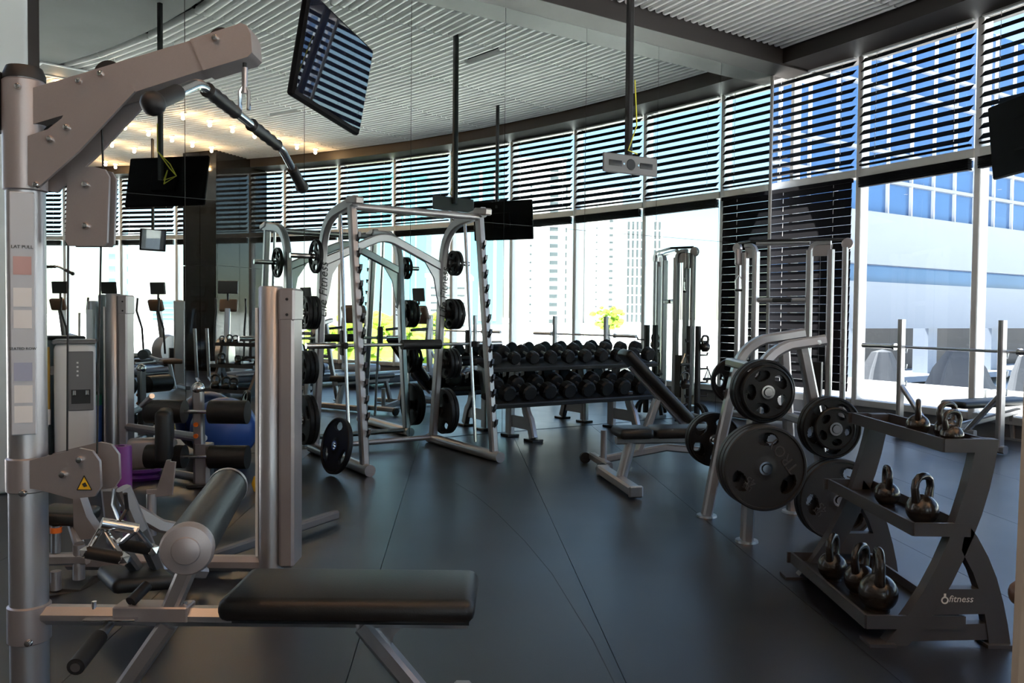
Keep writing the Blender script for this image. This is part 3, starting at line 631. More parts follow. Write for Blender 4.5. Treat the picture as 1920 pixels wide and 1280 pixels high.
for y in (-.25, .25):
    o = B().cyl((-.06, y-.015, .045), (-.06, y+.015, .045), .045, seg=20).out('wheel', BLK, b2); B().cyl((-.08, y, .05), (.0, y, .06), .012).out('axle', CHR, b2)
B().rect([(0, 0, .07), (.55, 0, .16), (1.1, 0, .1)], .06, .06).out('main_beam', SIL, b2)
B().tube([(.02, -.02, .07), (.02, -.02, .31)], .026, 14).out('handle_post', SIL, b2)
B().rect([(.32, 0, .14), (.47, 0, .55)], .05, .09, up=(0, 1, 0)).out('support_strut', SIL, b2)
txt('Life Fitness', .06, INK, b2, face((.395, -.027, .345), (.15, 0, .41), (0, -1, 0)), shear=.3)
B().rect([(.24, 0, .82), (.72, 0, .33), (.9, 0, .2)], .05, .04, up=(0, 1, 0)).out('back_frame', SIL, b2)
pad('back_pad', b2, (.46, 0, .66), (.80, .27, .075), (0, math.radians(45), 0)); pad('seat_pad', b2, (.83, 0, .33), (.25, .27, .075), (0, math.radians(52), 0))
B().rect([(1.1, -.24, .05), (1.1, .24, .05)], .06, .06).out('foot_bar', SIL, b2)
def olympic(loc, rz, label, blabel):
    o = thing('olympic_bench', label, 'bench', loc, rz, 'olympic benches by the windows')     # local x along the bar, local y away from the window
    for sg in (-1, 1):
        B().rect([(sg*.54, 0, .03), (sg*.54, 0, 1.22)], .05, .075, up=(0, 1, 0)).out('upright', SIL, o)
        B().rect([(sg*.54, 0, .55), (sg*.2, 0, .16)], .04, .05, up=(0, 1, 0)).out('brace', SIL, o)
        for z in (.55, .72, .89): B().tube([(sg*.54, -.03, z), (sg*.54, -.075, z-.015), (sg*.54, -.085, z+.04)], .008, 8).out('hook', STEEL, o)
    B().rect([(-.6, 0, .05), (.6, 0, .05)], .07, .07).out('base_bar', SIL, o); B().rect([(-.3, 0, .16), (.3, 0, .16)], .05, .06).out('tie_bar', SIL, o)
    B().rect([(0, 0, .16), (0, -1.05, .3)], .06, .06).out('spine', SIL, o); B().rect([(0, -.95, .3), (0, -1.0, .02)], .06, .05, up=(1, 0, 0)).out('leg', SIL, o)
    B().box((0, -1.0, .012), (.3, .08, .024)).out('foot_plate', SIL, o); pad('pad', o, (0, -.62, .4), (.28, 1.1, .07))
    b = thing('barbell', blabel, 'barbell', Vector(loc)+Matrix.Rotation(rz, 3, 'Z') @ Vector((0, -.055, .935)), rz, 'racked barbells')
    B().cyl((-.66, 0, 0), (.66, 0, 0), .014, seg=14).out('shaft', STEEL, b)
    for sg in (-1, 1): B().cyl((sg*.66, 0, 0), (sg*1.08, 0, 0), .025, seg=16).out('sleeve', CHR, b); B().cyl((sg*.655, 0, 0), (sg*.68, 0, 0), .036, seg=16).out('collar', CHR, b)
def ol_at(deg, r): p = pol(r, deg); d = (pol(r, deg+.5)-p); return p, math.atan2(d.y, d.x)+PI
for i, dg in enumerate((8.75, 17.6)):
    p, az = ol_at(dg, 18.95)
    olympic(p, az+PI if False else az, ['flat bench with bar uprights by the second window', 'flat bench with bar uprights seen in the mirror behind the smith machine'][i], ['steel barbell racked on the bench by the second window', 'steel barbell racked on the bench seen in the mirror'][i])

# ================================================================== FUNCTIONAL TRAINER
ft = thing('cable_trainer', 'silver dual cable trainer in the corner by the closed blinds', 'cable machine')
def ft_tower(P, d, L, nm):
    d = Vector((*d, 0)).normalized(); P = Vector((*P, 0)); q = lambda a, z: P+d*a+Vector((0, 0, z))
    for a in (0, L*.6): B().rect([q(a, .05), q(a, 2.0)], .08, .07, up=d).out('column', SIL, ft)
    B().rect([q(0, 1.9)]+bez(q(0, 1.95), q(0, 2.06), q(.09, 2.08), 5)+[q(L*.6, 2.08)], .06, .05, up=d).out('top_arch', SIL, ft)
    s_ = frame_of(d)[0]; B().rect([q(.02, 2.0), q(L*.6, 2.0)], .02, .14).out('top_plate', SIL2, ft)
    B().rect([q(L, .1), q(L, 2.02)], .06, .06, up=d).out('adjustment_column', SIL, ft)
    for i in range(16): B().cyl(q(L, .3+i*.1)-s_*.03, q(L, .3+i*.1)+s_*.03, .007, seg=8).out('pin_hole', BLK, ft)
    B().rect([q(-.05, .05), q(L+.08, .05)], .12, .07).out('base', SIL, ft)
    B().box(q(L*.3, .45), (.09, .09, .55), (0, 0, math.atan2(d.y, d.x))).out('weight_stack', BLK, ft)
    B().lathe([(0, -.02), (.06, -.02), (.065, 0), (.06, .02), (0, .02)], 24, face(q(L+.05, .16), d, s_)).out('lower_pulley', WPL, ft)
    B().lathe([(0, -.02), (.06, -.02), (.065, 0), (.06, .02), (0, .02)], 24, face(q(L+.02, 2.06), d, s_)).out('upper_pulley', SIL2, ft)
    B().cyl(q(L*.3, .7), q(L*.3, 2.0), .004, seg=6).out('cable', BLK, ft)
    ln = frame_of(d)[0]; ln = ln if ln.y < 0 else -ln
    txt('Life Fitness', .085, INK, ft, face(q(L*.6, 1.55)+ln*.029, (0, 0, 1), ln), shear=.3)
    return q, ln
qR, lnR = ft_tower((3.4, 9.4), (.84, -.54), .384, 'right'); qL, lnL = ft_tower((2.869, 9.68), (-.5, .87), .28, 'left')
B().tube([qL(0, 2.09), qR(0, 2.09)], .025, 14).out('top_bar', SIL, ft)
B().tube([qL(.28, 2.12), (2.79, 9.62, 2.12), (3.3, 9.3, 2.11), qR(.38, 2.11)], .016, 10).out('pull_up_bar', DKS, ft)
B().tube([qL(0, 1.43), qR(0, 1.43)], .03, 14).out('cross_bar', SIL, ft); B().box((qL(0, 1.43)+qR(0, 1.43))/2+Vector((0, -.02, 0)), (.22, .06, .05), (0, 0, -.5), .01).out('handle_bracket', BLK, ft)
B().tube([qL(0, .05), qR(0, .05)], .03, 12).out('floor_bar', SIL, ft)
B().box(qL(.28, 1.95)+Vector((-.02, -.06, 0)), (.08, .06, .2), (0, 0, .3), .02).out('pulley_carriage', SIL2, ft)
hd = thing('pulley_stirrup', 'chrome and black stirrup handle hanging on the cable trainer', 'handle', qL(.28, 1.55)+Vector((-.02, -.1, 0)))
B().tube([(0, 0, .3), (0, 0, .18)], .006, 8).out('strap', BLK, hd); B().tube([(-.035, 0, 0), (-.04, 0, .12), (0, 0, .18), (.04, 0, .12), (.035, 0, 0)], .007, 8).out('stirrup', CHR, hd); B().cyl((-.045, 0, 0), (.045, 0, 0), .014).out('grip', BLK, hd)

# ================================================================== ACCESSORY STAND
ac = thing('accessory_stand', 'black accessory stand hung with handles near the mirror corner', 'stand', RM(-1.72, .36), ROT)
for x in (-.07, .07): B().rect([(x, 0, .04), (x, 0, 1.12)], .06, .06, up=(1, 0, 0)).out('post', BLK, ac)
for x, y in ((0, .2), (0, -.2), (.26, 0), (-.26, 0)): B().tube(bez((x*.2, y*.2, .22), (x*.9, y*.9, .2), (x, y, .02), 6), .022, 10).out('leg', BLK, ac)
for i in range(5):
    for sg in (-1, 1): B().tube([(sg*.1, -.02, .3+i*.16), (sg*.17, -.05, .3+i*.16), (sg*.18, -.05, .33+i*.16)], .011, 8).out('hook', BLK, ac)
for i, (x, z, lb) in enumerate(((.125, .94, 'kettlebell hooked high on the accessory stand'), (-.19, .52, 'kettlebell hooked low on the accessory stand'))):
    k = kettlebell(RM(-1.72+x, .42, z-.12), ROT, .06, 'black '+lb); k['group'] = 'kettlebells on the stand'
for i, (x, z) in enumerate(((.18, .62), (-.2, .8))):
    h_ = thing('pulley_stirrup', f'{["triangle", "straight"][i]} cable handle hooked on the accessory stand', 'handle', RM(-1.72+x, .42, z), ROT)
    B().tube([(-.06, 0, -.12), (0, 0, 0), (.06, 0, -.12)], .008, 8).out('stirrup', CHR, h_); B().cyl((-.07, 0, -.12), (.07, 0, -.12), .016).out('grip', BLK, h_)
# ================================================================== LAT PULLDOWN (runs across the view at depth Y0)
Y0 = 2.3
def q2(px, py, Y=Y0): v = at(px, py, Y); return (v.x, v.z)
def pp(pts, Y=Y0): return [q2(x, y, Y) for x, y in pts]
XC = q2(50, 600)[0]
lat = thing('lat_pulldown_machine', 'silver lat pulldown and row machine with black seat in the foreground', 'gym machine')
b = B().cyl((XC, Y0, 0), (XC, Y0, 1.875), .05, seg=28); b.out('column', SIL, lat)
B().lathe([(0, 1.9), (.045, 1.895), (.053, 1.875), (.053, 1.86), (0, 1.86)], 28, Matrix.Translation((XC, Y0, 0))).out('column_cap', BLK, lat)
B().box((XC-.075, Y0, 1.80), (.05, .09, .16), (0, 0, 0), .008).out('rear_bracket', BLK, lat)
for (y0, y1, nm) in ((153, 360, 'upper_clamp'), (855, 920, 'housing_clamp'), (1130, 1200, 'beam_clamp')):
    z1, z0 = q2(60, y0)[1], q2(60, y1)[1]; B().lathe([(.05, z0), (.056, z0+.004), (.056, z1-.004), (.05, z1)], 28, Matrix.Translation((XC, Y0, 0))).out(nm, SIL2, lat)
B().prism(pp([(72, 172), (120, 158), (372, 82), (396, 136), (210, 196), (150, 216), (76, 238)]), Y0-.035, Y0+.035).out('arm', SIL2, lat)
B().prism(pp([(368, 84), (462, 54), (472, 58), (480, 75), (482, 108), (474, 116), (392, 141)]), Y0-.045, Y0+.045).out('arm_end_plate', SIL2, lat)
for dy in (-.045, .045):
    B().prism(pp([(72, 262), (108, 250), (134, 230), (148, 203), (258, 168), (268, 180), (165, 290), (90, 357), (72, 352)]), Y0+dy-.005, Y0+dy+.005).out('gusset_plate', SIL2, lat)
for px, py in ((113, 268), (144, 247), (166, 162), (206, 149), (416, 83), (55, 172), (88, 352)):
    x, z = q2(px, py); B().lathe([(0, .012), (.007, .010), (.01, .004), (.01, 0), (0, 0)], 12, face((x, Y0-.05, z), (1, 0, 0), (0, -1, 0))).out('bolt', CHR, lat)
for px, py, r in ((206, 142, .04), (417, 78, .036), (106, 258, .035)):
    x, z = q2(px, py); B().lathe([(0, -.014), (r*.95, -.014), (r, -.01), (r*.88, 0), (r, .01), (r*.95, .014), (0, .014)], 28, face((x, Y0, z), (1, 0, 0), (0, -1, 0))).out('pulley', BLK, lat)
pl = B().box((XC+.022, Y0-.054, (q2(60, 365)[1]+q2(60, 810)[1])/2), (.062, .006, q2(60, 365)[1]-q2(60, 810)[1]), (0, 0, .35), .004).out('placard', PEACH, lat)
nrm = Vector((math.sin(.35), -math.cos(.35), 0)); xd = Vector((math.cos(.35), math.sin(.35), 0))
def on_pl(py): return Vector((XC+.022, Y0-.054, q2(60, py)[1]))+nrm*.0035
txt('LAT PULL', .0125, INK, pl, face(on_pl(466), xd, nrm)); txt('SEATED ROW', .0105, INK, pl, face(on_pl(652), xd, nrm))
for py, h_, m in ((500, .05, ORG), (558, .052, WPL), (598, .05, WPL), (694, .05, BLUE), (735, .048, WPL), (772, .046, WPL)):
    c = on_pl(py); B().box((c.x, c.y, c.z), (.044, .002, h_), (0, 0, .35)).out('picture_panel', mat('faded_red_print', (.55, .35, .34), .6) if m is ORG else (mat('faded_blue_print', (.36, .4, .55), .6) if m is BLUE else WPL), pl)
# mid pulley housing with warning sticker
for dy in (-.05, .06):
    B().prism(pp([(78, 856), (168, 834), (191, 839), (205, 858), (207, 905), (196, 922), (156, 927), (94, 910), (78, 908)]), Y0+dy-.006, Y0+dy+.006).out('pulley_housing', SIL2, lat)
x, z = q2(140, 885); B().lathe([(0, -.03), (.05, -.03), (.05, .03), (0, .03)], 24, face((x, Y0+.005, z), (1, 0, 0), (0, -1, 0))).out('pulley', BLK, lat)
for px, py in ((170, 855), (139, 882), (66, 916), (76, 1190)):
    x, z = q2(px, py); B().lathe([(0, .012), (.008, .010), (.011, .004), (.011, 0), (0, 0)], 12, face((x, Y0-.056, z), (1, 0, 0), (0, -1, 0))).out('bolt', CHR, lat)
wt = B().prism(pp([(178, 886), (191, 909), (166, 909)]), Y0-.0585, Y0-.056).out('warning_sticker', YEL, lat)
for a_, c_ in (((178, 884), (192, 910)), ((192, 910), (165, 910)), ((165, 910), (178, 884))):
    (x0, z0), (x1, z1) = q2(*a_), q2(*c_); B().rect([(x0, Y0-.0585, z0), (x1, Y0-.0585, z1)], .0025, .0015, up=(0, -1, 0)).out('sticker_border', INK, wt)
B().prism(pp([(174, 899), (180, 896), (184, 903), (178, 905)]), Y0-.0592, Y0-.0585).out('sticker_mark', INK, wt)
for dy in (-.02, .02):
    B().prism(pp([(128, 314), (178, 313), (198, 318), (206, 332), (202, 455), (196, 461), (130, 461), (124, 452)]), Y0+.02+dy-.005, Y0+.02+dy+.005).out('floating_pulley_plate', SIL2, lat)
for py in (347, 424):
    x, z = q2(163, py); B().lathe([(0, .012), (.008, .010), (.011, .004), (.011, 0), (0, 0)], 12, face((x, Y0-.006, z), (1, 0, 0), (0, -1, 0))).out('bolt', CHR, lat); B().lathe([(0, -.012), (.04, -.012), (.04, .012), (0, .012)], 22, face((x, Y0+.02, z), (1, 0, 0), (0, -1, 0))).out('pulley', BLK, lat)
for a_, c_ in (((190, 205), (194, 340)), ((190, 424), (182, 850)), ((128, 424), (126, 850))): B().cyl(at(*a_, Y0+.02), at(*c_, Y0+.02), .003, seg=6).out('cable', BLK, lat)
# seat beam, seat, legs
zb = q2(500, 1155)[1]
B().rect([(XC+.04, Y0, zb), (-.12, Y0, zb)], .06, .052, c=.35).out('beam', SIL, lat)
B().box((q2(290, 1148)[0], Y0-.001, zb+.012), (.21, .066, .045), (0, 0, 0), .004).out('beam_sleeve', SIL2, lat)
x0, x1 = q2(436, 1125)[0], q2(891, 1125, 2.22)[0]
B().box(((x0+x1)/2, 2.31, zb+.062), (x1-x0, .30, .066), (0, 0, 0), .028).out('seat_pad', VIN, lat)
B().box(((x0+x1)/2+.01, 2.31, zb+.027), (x1-x0-.05, .24, .012)).out('seat_board', BLK, lat)
xa = q2(680, 1172)[0]; B().rect([(xa, Y0, zb-.02), (xa+.27, Y0, .02)], .05, .055, up=(0, 1, 0)).out('front_leg', SIL, lat)
B().prism([(xa+.03, zb-.02), (xa+.12, zb-.02), (xa+.09, zb-.05), (xa+.07, zb-.11)], Y0-.006, Y0+.006).out('leg_gusset', SIL, lat)
B().rect([(xa+.27, Y0-.28, .03), (xa+.27, Y0+.28, .03)], .06, .05).out('foot_bar', SIL, lat)
xb = q2(305, 1172)[0]; B().rect([(xb+.02, Y0, zb-.02), (xb-.2, Y0, .02)], .05, .06, up=(0, 1, 0)).out('rear_leg', SIL, lat)
B().rect([(XC-.1, Y0, .03), (xb-.1, Y0, .03)], .08, .06).out('base_bar', SIL, lat)
B().rect([(q2(315, 1140)[0], Y0, zb), (q2(352, 1080)[0], Y0, q2(352, 1060)[1]-.01)], .045, .06, up=(0, 1, 0)).out('roller_post', SIL, lat)
rc = q2(352, 1040, 2.0); r0_ = at(348, 1033, 2.0); r1_ = at(427, 928, 2.75); r1_.z = r0_.z
d = (r1_-r0_).normalized()
B().cyl(r0_+d*.02, r1_, .062, seg=32).out('thigh_roller', VIN, lat)
for P_, dd in ((r0_+d*.02, -d), (r1_, d)): B().lathe([(.064, -.02), (.066, .0), (.06, .014), (.035, .018), (.033, .022), (.012, .026), (0, .026)], 32, face(P_, (0, 0, 1), dd)).out('roller_cap', SIL2, lat)
h0 = at(205, 1170, 2.28); h1 = at(142, 1250, 2.05)
B().tube([h0, h0.lerp(h1, .35)], .014, 14).out('lever', STEEL, lat); B().cyl(h0.lerp(h1, .33), h1, .022, seg=18).out('lever_grip', BLK, lat); B().cyl(h1, h1+(h1-h0).normalized()*.004, .012).out('grip_cap', CHR, lat)
B().rect([at(160, 1160, 2.26), at(257, 1160, 2.26)], .03, .006).out('lever_plate', CHR, lat)
h0 = at(245, 1128, 2.28); h1 = at(276, 1097, 2.34); B().cyl(h0, h1, .016, seg=16).out('adjust_knob', BLK, lat)
for px in (180, 253, 350):
    x, z = q2(px, 1140); B().cyl((x, Y0-.01, zb+.02), (x, Y0-.01, zb+.042), .007, seg=10).out('bolt', CHR, lat)
# hanging lat bar
lb = thing('lat_bar', 'curved steel lat bar with black grips hanging from the pulley', 'bar')
A_ = at(458, 206, 2.28); zt = A_.z
c0, c1 = at(372, 162, 2.0), at(528, 280, 2.78); e0, e1 = at(287, 194, 1.75), at(566, 350, 3.02); c0.z = c1.z = zt-.005
pts = [e0, e0.lerp(c0, .7)]+bez(e0.lerp(c0, .88), c0, c0.lerp(c1, .06), 4)+[c0.lerp(c1, .5)]+bez(c0.lerp(c1, .95), c1, c1.lerp(e1, .12), 4)+[e1]
B().tube(pts, .013, 12).out('shaft', CHR, lb)
for a_, b_, nm in ((e0, e0.lerp(c0, .5), 'end_grip'), (c1.lerp(e1, .5), e1, 'end_grip'), (c0.lerp(c1, .08), c0.lerp(c1, .36), 'middle_grip'), (c0.lerp(c1, .56), c0.lerp(c1, .92), 'middle_grip')):
    n_ = 9; B().tube([a_.lerp(b_, i/(n_-1)) for i in range(n_)], .0185, 14, scales=[1 if nm == 'end_grip' else (.88 if i % 2 else 1.05) for i in range(n_)]).out(nm, BLK, lb)
B().ico(e0, .027, 2).out('end_knob', BLK, lb); B().ico(e1, .025, 2).out('end_knob', BLK, lb)
top = at(459, 118, 2.28)
B().tube([top, A_+Vector((0, 0, .055))], .006, 8).out('cable', BLK, lb); B().tube([A_+Vector((-.012, 0, .0)), A_+Vector((-.012, 0, .05)), A_+Vector((0, 0, .07)), A_+Vector((.012, 0, .05)), A_+Vector((.012, 0, .0))], .006, 8).out('shackle', CHR, lb)
B().cyl(A_.lerp(top, .35), A_.lerp(top, .9), .008, seg=10).out('ferrule', STEEL, lb)
# hanging V row handle
vh = thing('row_v_bar', 'chrome V shaped row handle with black grips hanging by the pulley housing', 'handle')
T_ = at(222, 985, 2.28)
B().tube([at(214, 915, 2.28), at(210, 945, 2.28), T_+Vector((0, 0, .015))], .006, 8).out('chain', STEEL, vh); B().tube([at(235, 925, 2.28), at(238, 955, 2.3), T_+Vector((.005, 0, .015))], .006, 8).out('cable', BLK, vh)
B().cyl(at(190, 980, 2.25), at(258, 992, 2.3), .016, seg=16).out('swivel_bar', CHR, vh); B().ico(T_, .02, 2).out('swivel', CHR, vh)
for (a_, b_, c_) in (((193, 985), (163, 1035), (232, 1047)), ((256, 993), (225, 1020), (287, 1030))):
    Yb = 2.2 if a_[0] < 200 else 2.36
    A2, B2, C2 = at(*a_, 2.28), at(*b_, Yb), at(*c_, Yb); B().tube([A2, B2], .0075, 10).out('rod', CHR, vh); B().tube([A2, C2], .0075, 10).out('rod', CHR, vh)
    B().cyl(B2, C2, .017, seg=16).out('grip', BLK, vh)
    for e_ in (B2, C2): B().ico(e_, .02, 1).out('end_cap', CHR, vh)

# ================================================================== WEIGHT STACK MACHINES
def stack_tower(root, P, zt, az, w=.18):
    M = Matrix.Translation((P[0], P[1], 0)) @ Matrix.Rotation(az, 4, 'Z'); Lc = lambda x, y, z: M @ Vector((x, y, z))
    B().lathe([(0, .02), (.057, .02), (.057, zt-.01), (.05, zt), (0, zt)], 28, M @ Matrix.Translation((-.03, 0, 0))).out('shroud_column', SIL, root)
    B().box((.0, 0, 0), (.07, .16, zt-.08), (0, 0, 0), .012, M @ Matrix.Translation((.055, .02, (zt+.03)/2))).out('shroud_panel', WPL if False else SIL2, root)
    B().box((0, 0, 0), (.075, .165, .15), (0, 0, 0), .01, M @ Matrix.Translation((.056, .02, zt-.085))).out('top_cover', SIL2, root)
    for z in (zt-.06, zt-.13): B().lathe([(0, .005), (.006, .004), (.007, 0), (0, 0)], 10, M @ face((.06, -.064, z), (1, 0, 0), (0, -1, 0))).out('bolt', DKS, root)
    B().box((0, 0, 0), (.012, .1, zt-.2), (0, 0, 0), 0, M @ Matrix.Translation((-.088, .02, zt/2))).out('side_strip', WHT, root)
    B().box((0, 0, 0), (.1, .09, .5), (0, 0, 0), .005, M @ Matrix.Translation((.0, .12, .4))).out('weight_stack', BLK, root)
row = thing('seated_row_machine', 'low row machine with tall silver weight tower and black saddle', 'gym machine')
stack_tower(row, (-1.08, 3.77), 1.345, .0)
B().rect([(-1.1, 3.77, .06), (-2.05, 3.77, .06)], .07, .07, c=.3).out('base_bar', SIL2, row)
B().rect([(-1.5, 3.77, .05), (-1.02, 4.75, .05)], .05, .05).out('floor_bar', GPL, row)
for (a_, m_, c_) in (((205, 915), (215, 1010), (262, 1075)), ((230, 915), (262, 990), (296, 1066))):
    B().rect([at(*a_, 3.0), at(*m_, 3.05), at(*c_, 3.4), Vector((at(*c_, 3.4).x+.12, 3.6, .07))], .05, .05).out('frame_tube', SIL, row)
sp = at(255, 1082, 3.3); pad('saddle', row, (sp.x, sp.y, sp.z), (.24, .26, .06), (0, .12, .7)); B().rect([(sp.x, sp.y, sp.z-.02), (sp.x+.02, 3.6, .08)], .06, .06).out('saddle_post', SIL, row)
B().rect([at(225, 940, 3.6), at(300, 985, 3.75), at(350, 995, 3.8)], .05, .06).out('guide_rail', SIL, row)
B().tube([at(284, 1003, 3.75), at(284, 925, 3.75)], .022, 14).out('foot_post', SIL, row)
B().prism([q2(*p_, 3.75) for p_ in ((292, 925), (320, 918), (320, 862), (313, 862))], 3.742, 3.758).out('foot_plate', SIL2, row)
B().rect([at(276, 925, 3.75), at(318, 922, 3.75), at(322, 865, 3.75)], .04, .012, up=(0, 1, 0)).out('foot_bracket', SIL2, row)
B().prism([q2(*p_, 3.0) for p_ in ((145, 930), (158, 930), (170, 965), (188, 992), (185, 1004), (160, 1008), (146, 985))], 2.97, 3.02).out('side_gusset', SIL2, row)
# the tangle at the far left: lower pivots of the next machine
lp = thing('pivot_press_machine', 'dark press machine pivots low behind the front column', 'gym machine', at(125, 1120, 3.6)*1)
lp.location.z = 0; ox, oy = lp.location.x, lp.location.y
loc_ = lambda px, py, Y: at(px, py, Y)-Vector((ox, oy, 0))
B().tube([loc_(90, 1115, 3.5), loc_(150, 1118, 3.55), loc_(180, 1090, 3.7)], .03, 12).out('floor_tube', DKS, lp)
B().tube([loc_(148, 1085, 3.6), loc_(148, 1020, 3.6)], .025, 12).out('post', SIL, lp); B().tube([loc_(105, 1105, 3.5), loc_(105, 1070, 3.5)], .022, 12).out('post', SIL, lp)
B().rect([loc_(85, 1048, 3.6), loc_(165, 1046, 3.6)], .05, .05).out('cross_tube', SIL, lp); B().tube([loc_(105, 1035, 3.6), loc_(105, 985, 3.6)], .02, 12).out('pin_post', STEEL, lp)
B().cyl(loc_(105, 998, 3.6), loc_(105, 988, 3.6), .024).out('orange_cap', ORG, lp); B().box(loc_(130, 965, 3.7), (.22, .2, .06), (0, .1, .2), .02).out('pad', VIN, lp)
B().tube([loc_(95, 1100, 3.5), Vector((-.1, -.1, 0))], .02, 10).out('leg', SIL, lp); B().rect([loc_(130, 960, 3.7), loc_(148, 1020, 3.6)], .04, .04).out('pad_post', SIL, lp)
# leg curl machine in front of the mirror
lg = thing('leg_curl_machine', 'leg curl machine with four black rollers and silver weight tower', 'gym machine')
Pt = flr(222, 880); stack_tower(lg, (Pt.x, Pt.y), 1.36, .1)
Pf = flr(382, 910); Yp = Pf.y
B().box((Pf.x, Yp, .012), (.2, .2, .024), (0, 0, .2), .006).out('foot_plate', DKS, lg)
B().rect([(Pf.x, Yp, .02), (Pf.x, Yp, .3)], .12, .12, up=(0, 1, 0)).out('post', SIL, lg); B().rect([(Pf.x-.02, Yp-.02, .2), (Pf.x-.03, Yp-.02, .68)], .07, .06, up=(0, 1, 0)).out('roller_arm', SIL, lg)
B().ico((Pf.x-.03, Yp-.02, .69), .045, 2).out('arm_cap', CHR, lg)
for z in (.53, .215):
    B().cyl((Pf.x-.12, Yp-.06, z), (Pf.x+.1, Yp-.06, z), .014).out('roller_axle', CHR, lg)
    for sg in (-1, 1): B().cyl((Pf.x-.02+sg*.09, Yp-.06, z), (Pf.x-.02+sg*.35, Yp-.06, z), .082, seg=28).out('roller', VIN, lg)
for z in (.36, .44): B().cyl((Pf.x-.03, Yp-.055, z), (Pf.x-.03, Yp-.07, z), .016).out('orange_pin', ORG, lg)
B().rect([(Pf.x, Yp, .335), (Pt.x+.05, Pt.y, .335)], .06, .06, c=.35).out('frame_tube', SIL, lg); B().tube([(Pf.x, Yp, .05), (Pt.x+.1, Pt.y-.1, .05)], .03, 12).out('floor_tube', SIL, lg)
bp_ = at(309, 815, 5.55); B().box(bp_, (.1, .3, .36), (0, 0, .3), .035).out('back_pad', VIN, lg); B().rect([bp_+Vector((0, 0, -.1)), Vector((bp_.x+.02, bp_.y+.1, .33))], .05, .05).out('pad_post', SIL, lg)
B().box(at(268, 850, 5.75), (.2, .1, .22), (0, 0, .3), .03).out('counterweight', SIL2, lg)
B().tube([at(266, 760, 5.6), at(285, 742, 5.4)], .018, 12).out('lever', STEEL, lg)
# second stack machine, out of the direct view but in the mirror
m3 = thing('chest_press_machine', 'silver weight tower machine with brown seat seen only in the mirror', 'gym machine')
P3 = (2.13, 1.8); stack_tower(m3, P3, 1.42, 2.2)
B().rect([(2.1, 1.8, .05), (1.75, 2.35, .05)], .07, .06).out('base_bar', SIL, m3)
pad('seat_pad', m3, (1.62, 2.1, .47), (.5, .3, .07), (0, 0, 2.1), WOODT); B().rect([(1.62, 2.1, .45), (1.68, 2.15, .04)], .06, .06).out('seat_post', SIL, m3)
B().tube([(2.13, 1.75, .95), (2.5, 1.4, .5), (2.7, 1.2, .45)], .03, 12).out('press_arm', SIL, m3)
for dx in (0, .28): B().tube([(2.75+dx, 1.5, .95), (2.8+dx, 1.5, .1), (2.6+dx, 1.75, .05)], .028, 12).out('side_frame', SIL, m3)
B().cyl((1.5, 1.75, .58), (1.25, 1.95, .58), .075, seg=24).out('roller', VIN, m3); B().rect([(1.38, 1.85, .56), (1.62, 2.1, .45)], .05, .04).out('roller_post', SIL, m3)

# ================================================================== SMALL KIT BY THE MIRROR
pb = flr(415, 868); o = B().ico((0, 0, .265), .265, 4).out('exercise_ball', BLUE, None, 180); o.location = (pb.x, pb.y+.07, 0); tag(o, 'large blue exercise ball behind the leg curl rollers', 'ball')
pb = flr(198, 850); o = B().ico((0, 0, .16), .16, 3).out('exercise_ball', PUR, None, 180); o.location = (pb.x, pb.y-.25, 0); tag(o, 'small purple exercise ball beside the water dispenser', 'ball')
pb = at(228, 930, 5.0); t_ = thing('foam_roller', 'upright purple foam roller behind the pulley housing', 'roller', (pb.x, pb.y, 0))
B().lathe([(.02, .0), (.055, 0), (.06, .006), (.06, .39), (.055, .4), (.02, .4)], 24).out('sleeve', PUR, t_)
pb = at(177, 815, 6.3); t_ = thing('rolled_mat', 'tall rolled blue mat with green end beside the dispenser', 'mat', (pb.x, pb.y, 0))
B().lathe([(.01, 0), (.055, 0), (.055, .5), (.01, .5)], 22).out('roll', BLUE, t_); B().lathe([(.01, .5), (.056, .5), (.056, .58), (.01, .585)], 22).out('green_end', GRN, t_)
for i in range(2):
    pb = flr(258, 900); o = B().lathe([(.06, 0), (.15, 0), (.165, .02), (.15, .04), (.06, .04), (.06, 0)], 28).out('balance_disc', PUR); o.location = (pb.x, pb.y+.1, i*.042); tag(o, f'{["lower", "upper"][i]} purple balance disc stacked by the leg curl machine', 'disc', 'balance discs')
yb = at(487, 890, 5.6); o = B().lathe([(0, 0), (.04, .0), (.055, .05), (.04, .1), (0, .11)], 20).out('floor_cone', YEL); o.location = (yb.x, yb.y, 0); tag(o, 'small yellow marker behind the silver weight tower', 'marker')
# water dispenser with cup tube
wd = thing('water_dispenser', 'grey and white water dispenser near the mirror', 'water dispenser', (-3.15, 5.9, 0), .45)
B().box((0, 0, .5), (.26, .3, 1.0), (0, 0, 0), .05).out('body', WPL, wd); B().box((0, 0, 1.005), (.28, .32, .03), (0, 0, 0), .01).out('lid', GPL, wd)
B().box((.04, -.155, .73), (.16, .012, .42), (0, 0, 0), .005).out('control_panel', GPL, wd); B().box((.04, -.16, .62), (.12, .01, .1)).out('tap_recess', BLK, wd)
for i in range(4): B().box((.02, -.164, .86-i*.03), (.012, .004, .012)).out('button', WPL, wd)
for x in (.0, .08): B().cyl((x, -.165, .66), (x, -.18, .63), .012, seg=10).out('tap', CHR, wd)
B().box((.04, -.18, .2), (.16, .06, .1), (0, 0, 0), .02).out('drip_tray', BLK, wd)
ct = mat('amber_plastic', (.55, .36, .08), .25, coat=.5)
B().lathe([(.045, .52), (.045, .96), (.042, .97), (0, .97)], 20, Matrix.Translation((-.2, -.06, 0))).out('cup_tube', ct, wd); B().lathe([(.046, .42), (.048, .52), (.046, .53)], 20, Matrix.Translation((-.2, -.06, 0))).out('tube_collar', WPL, wd)
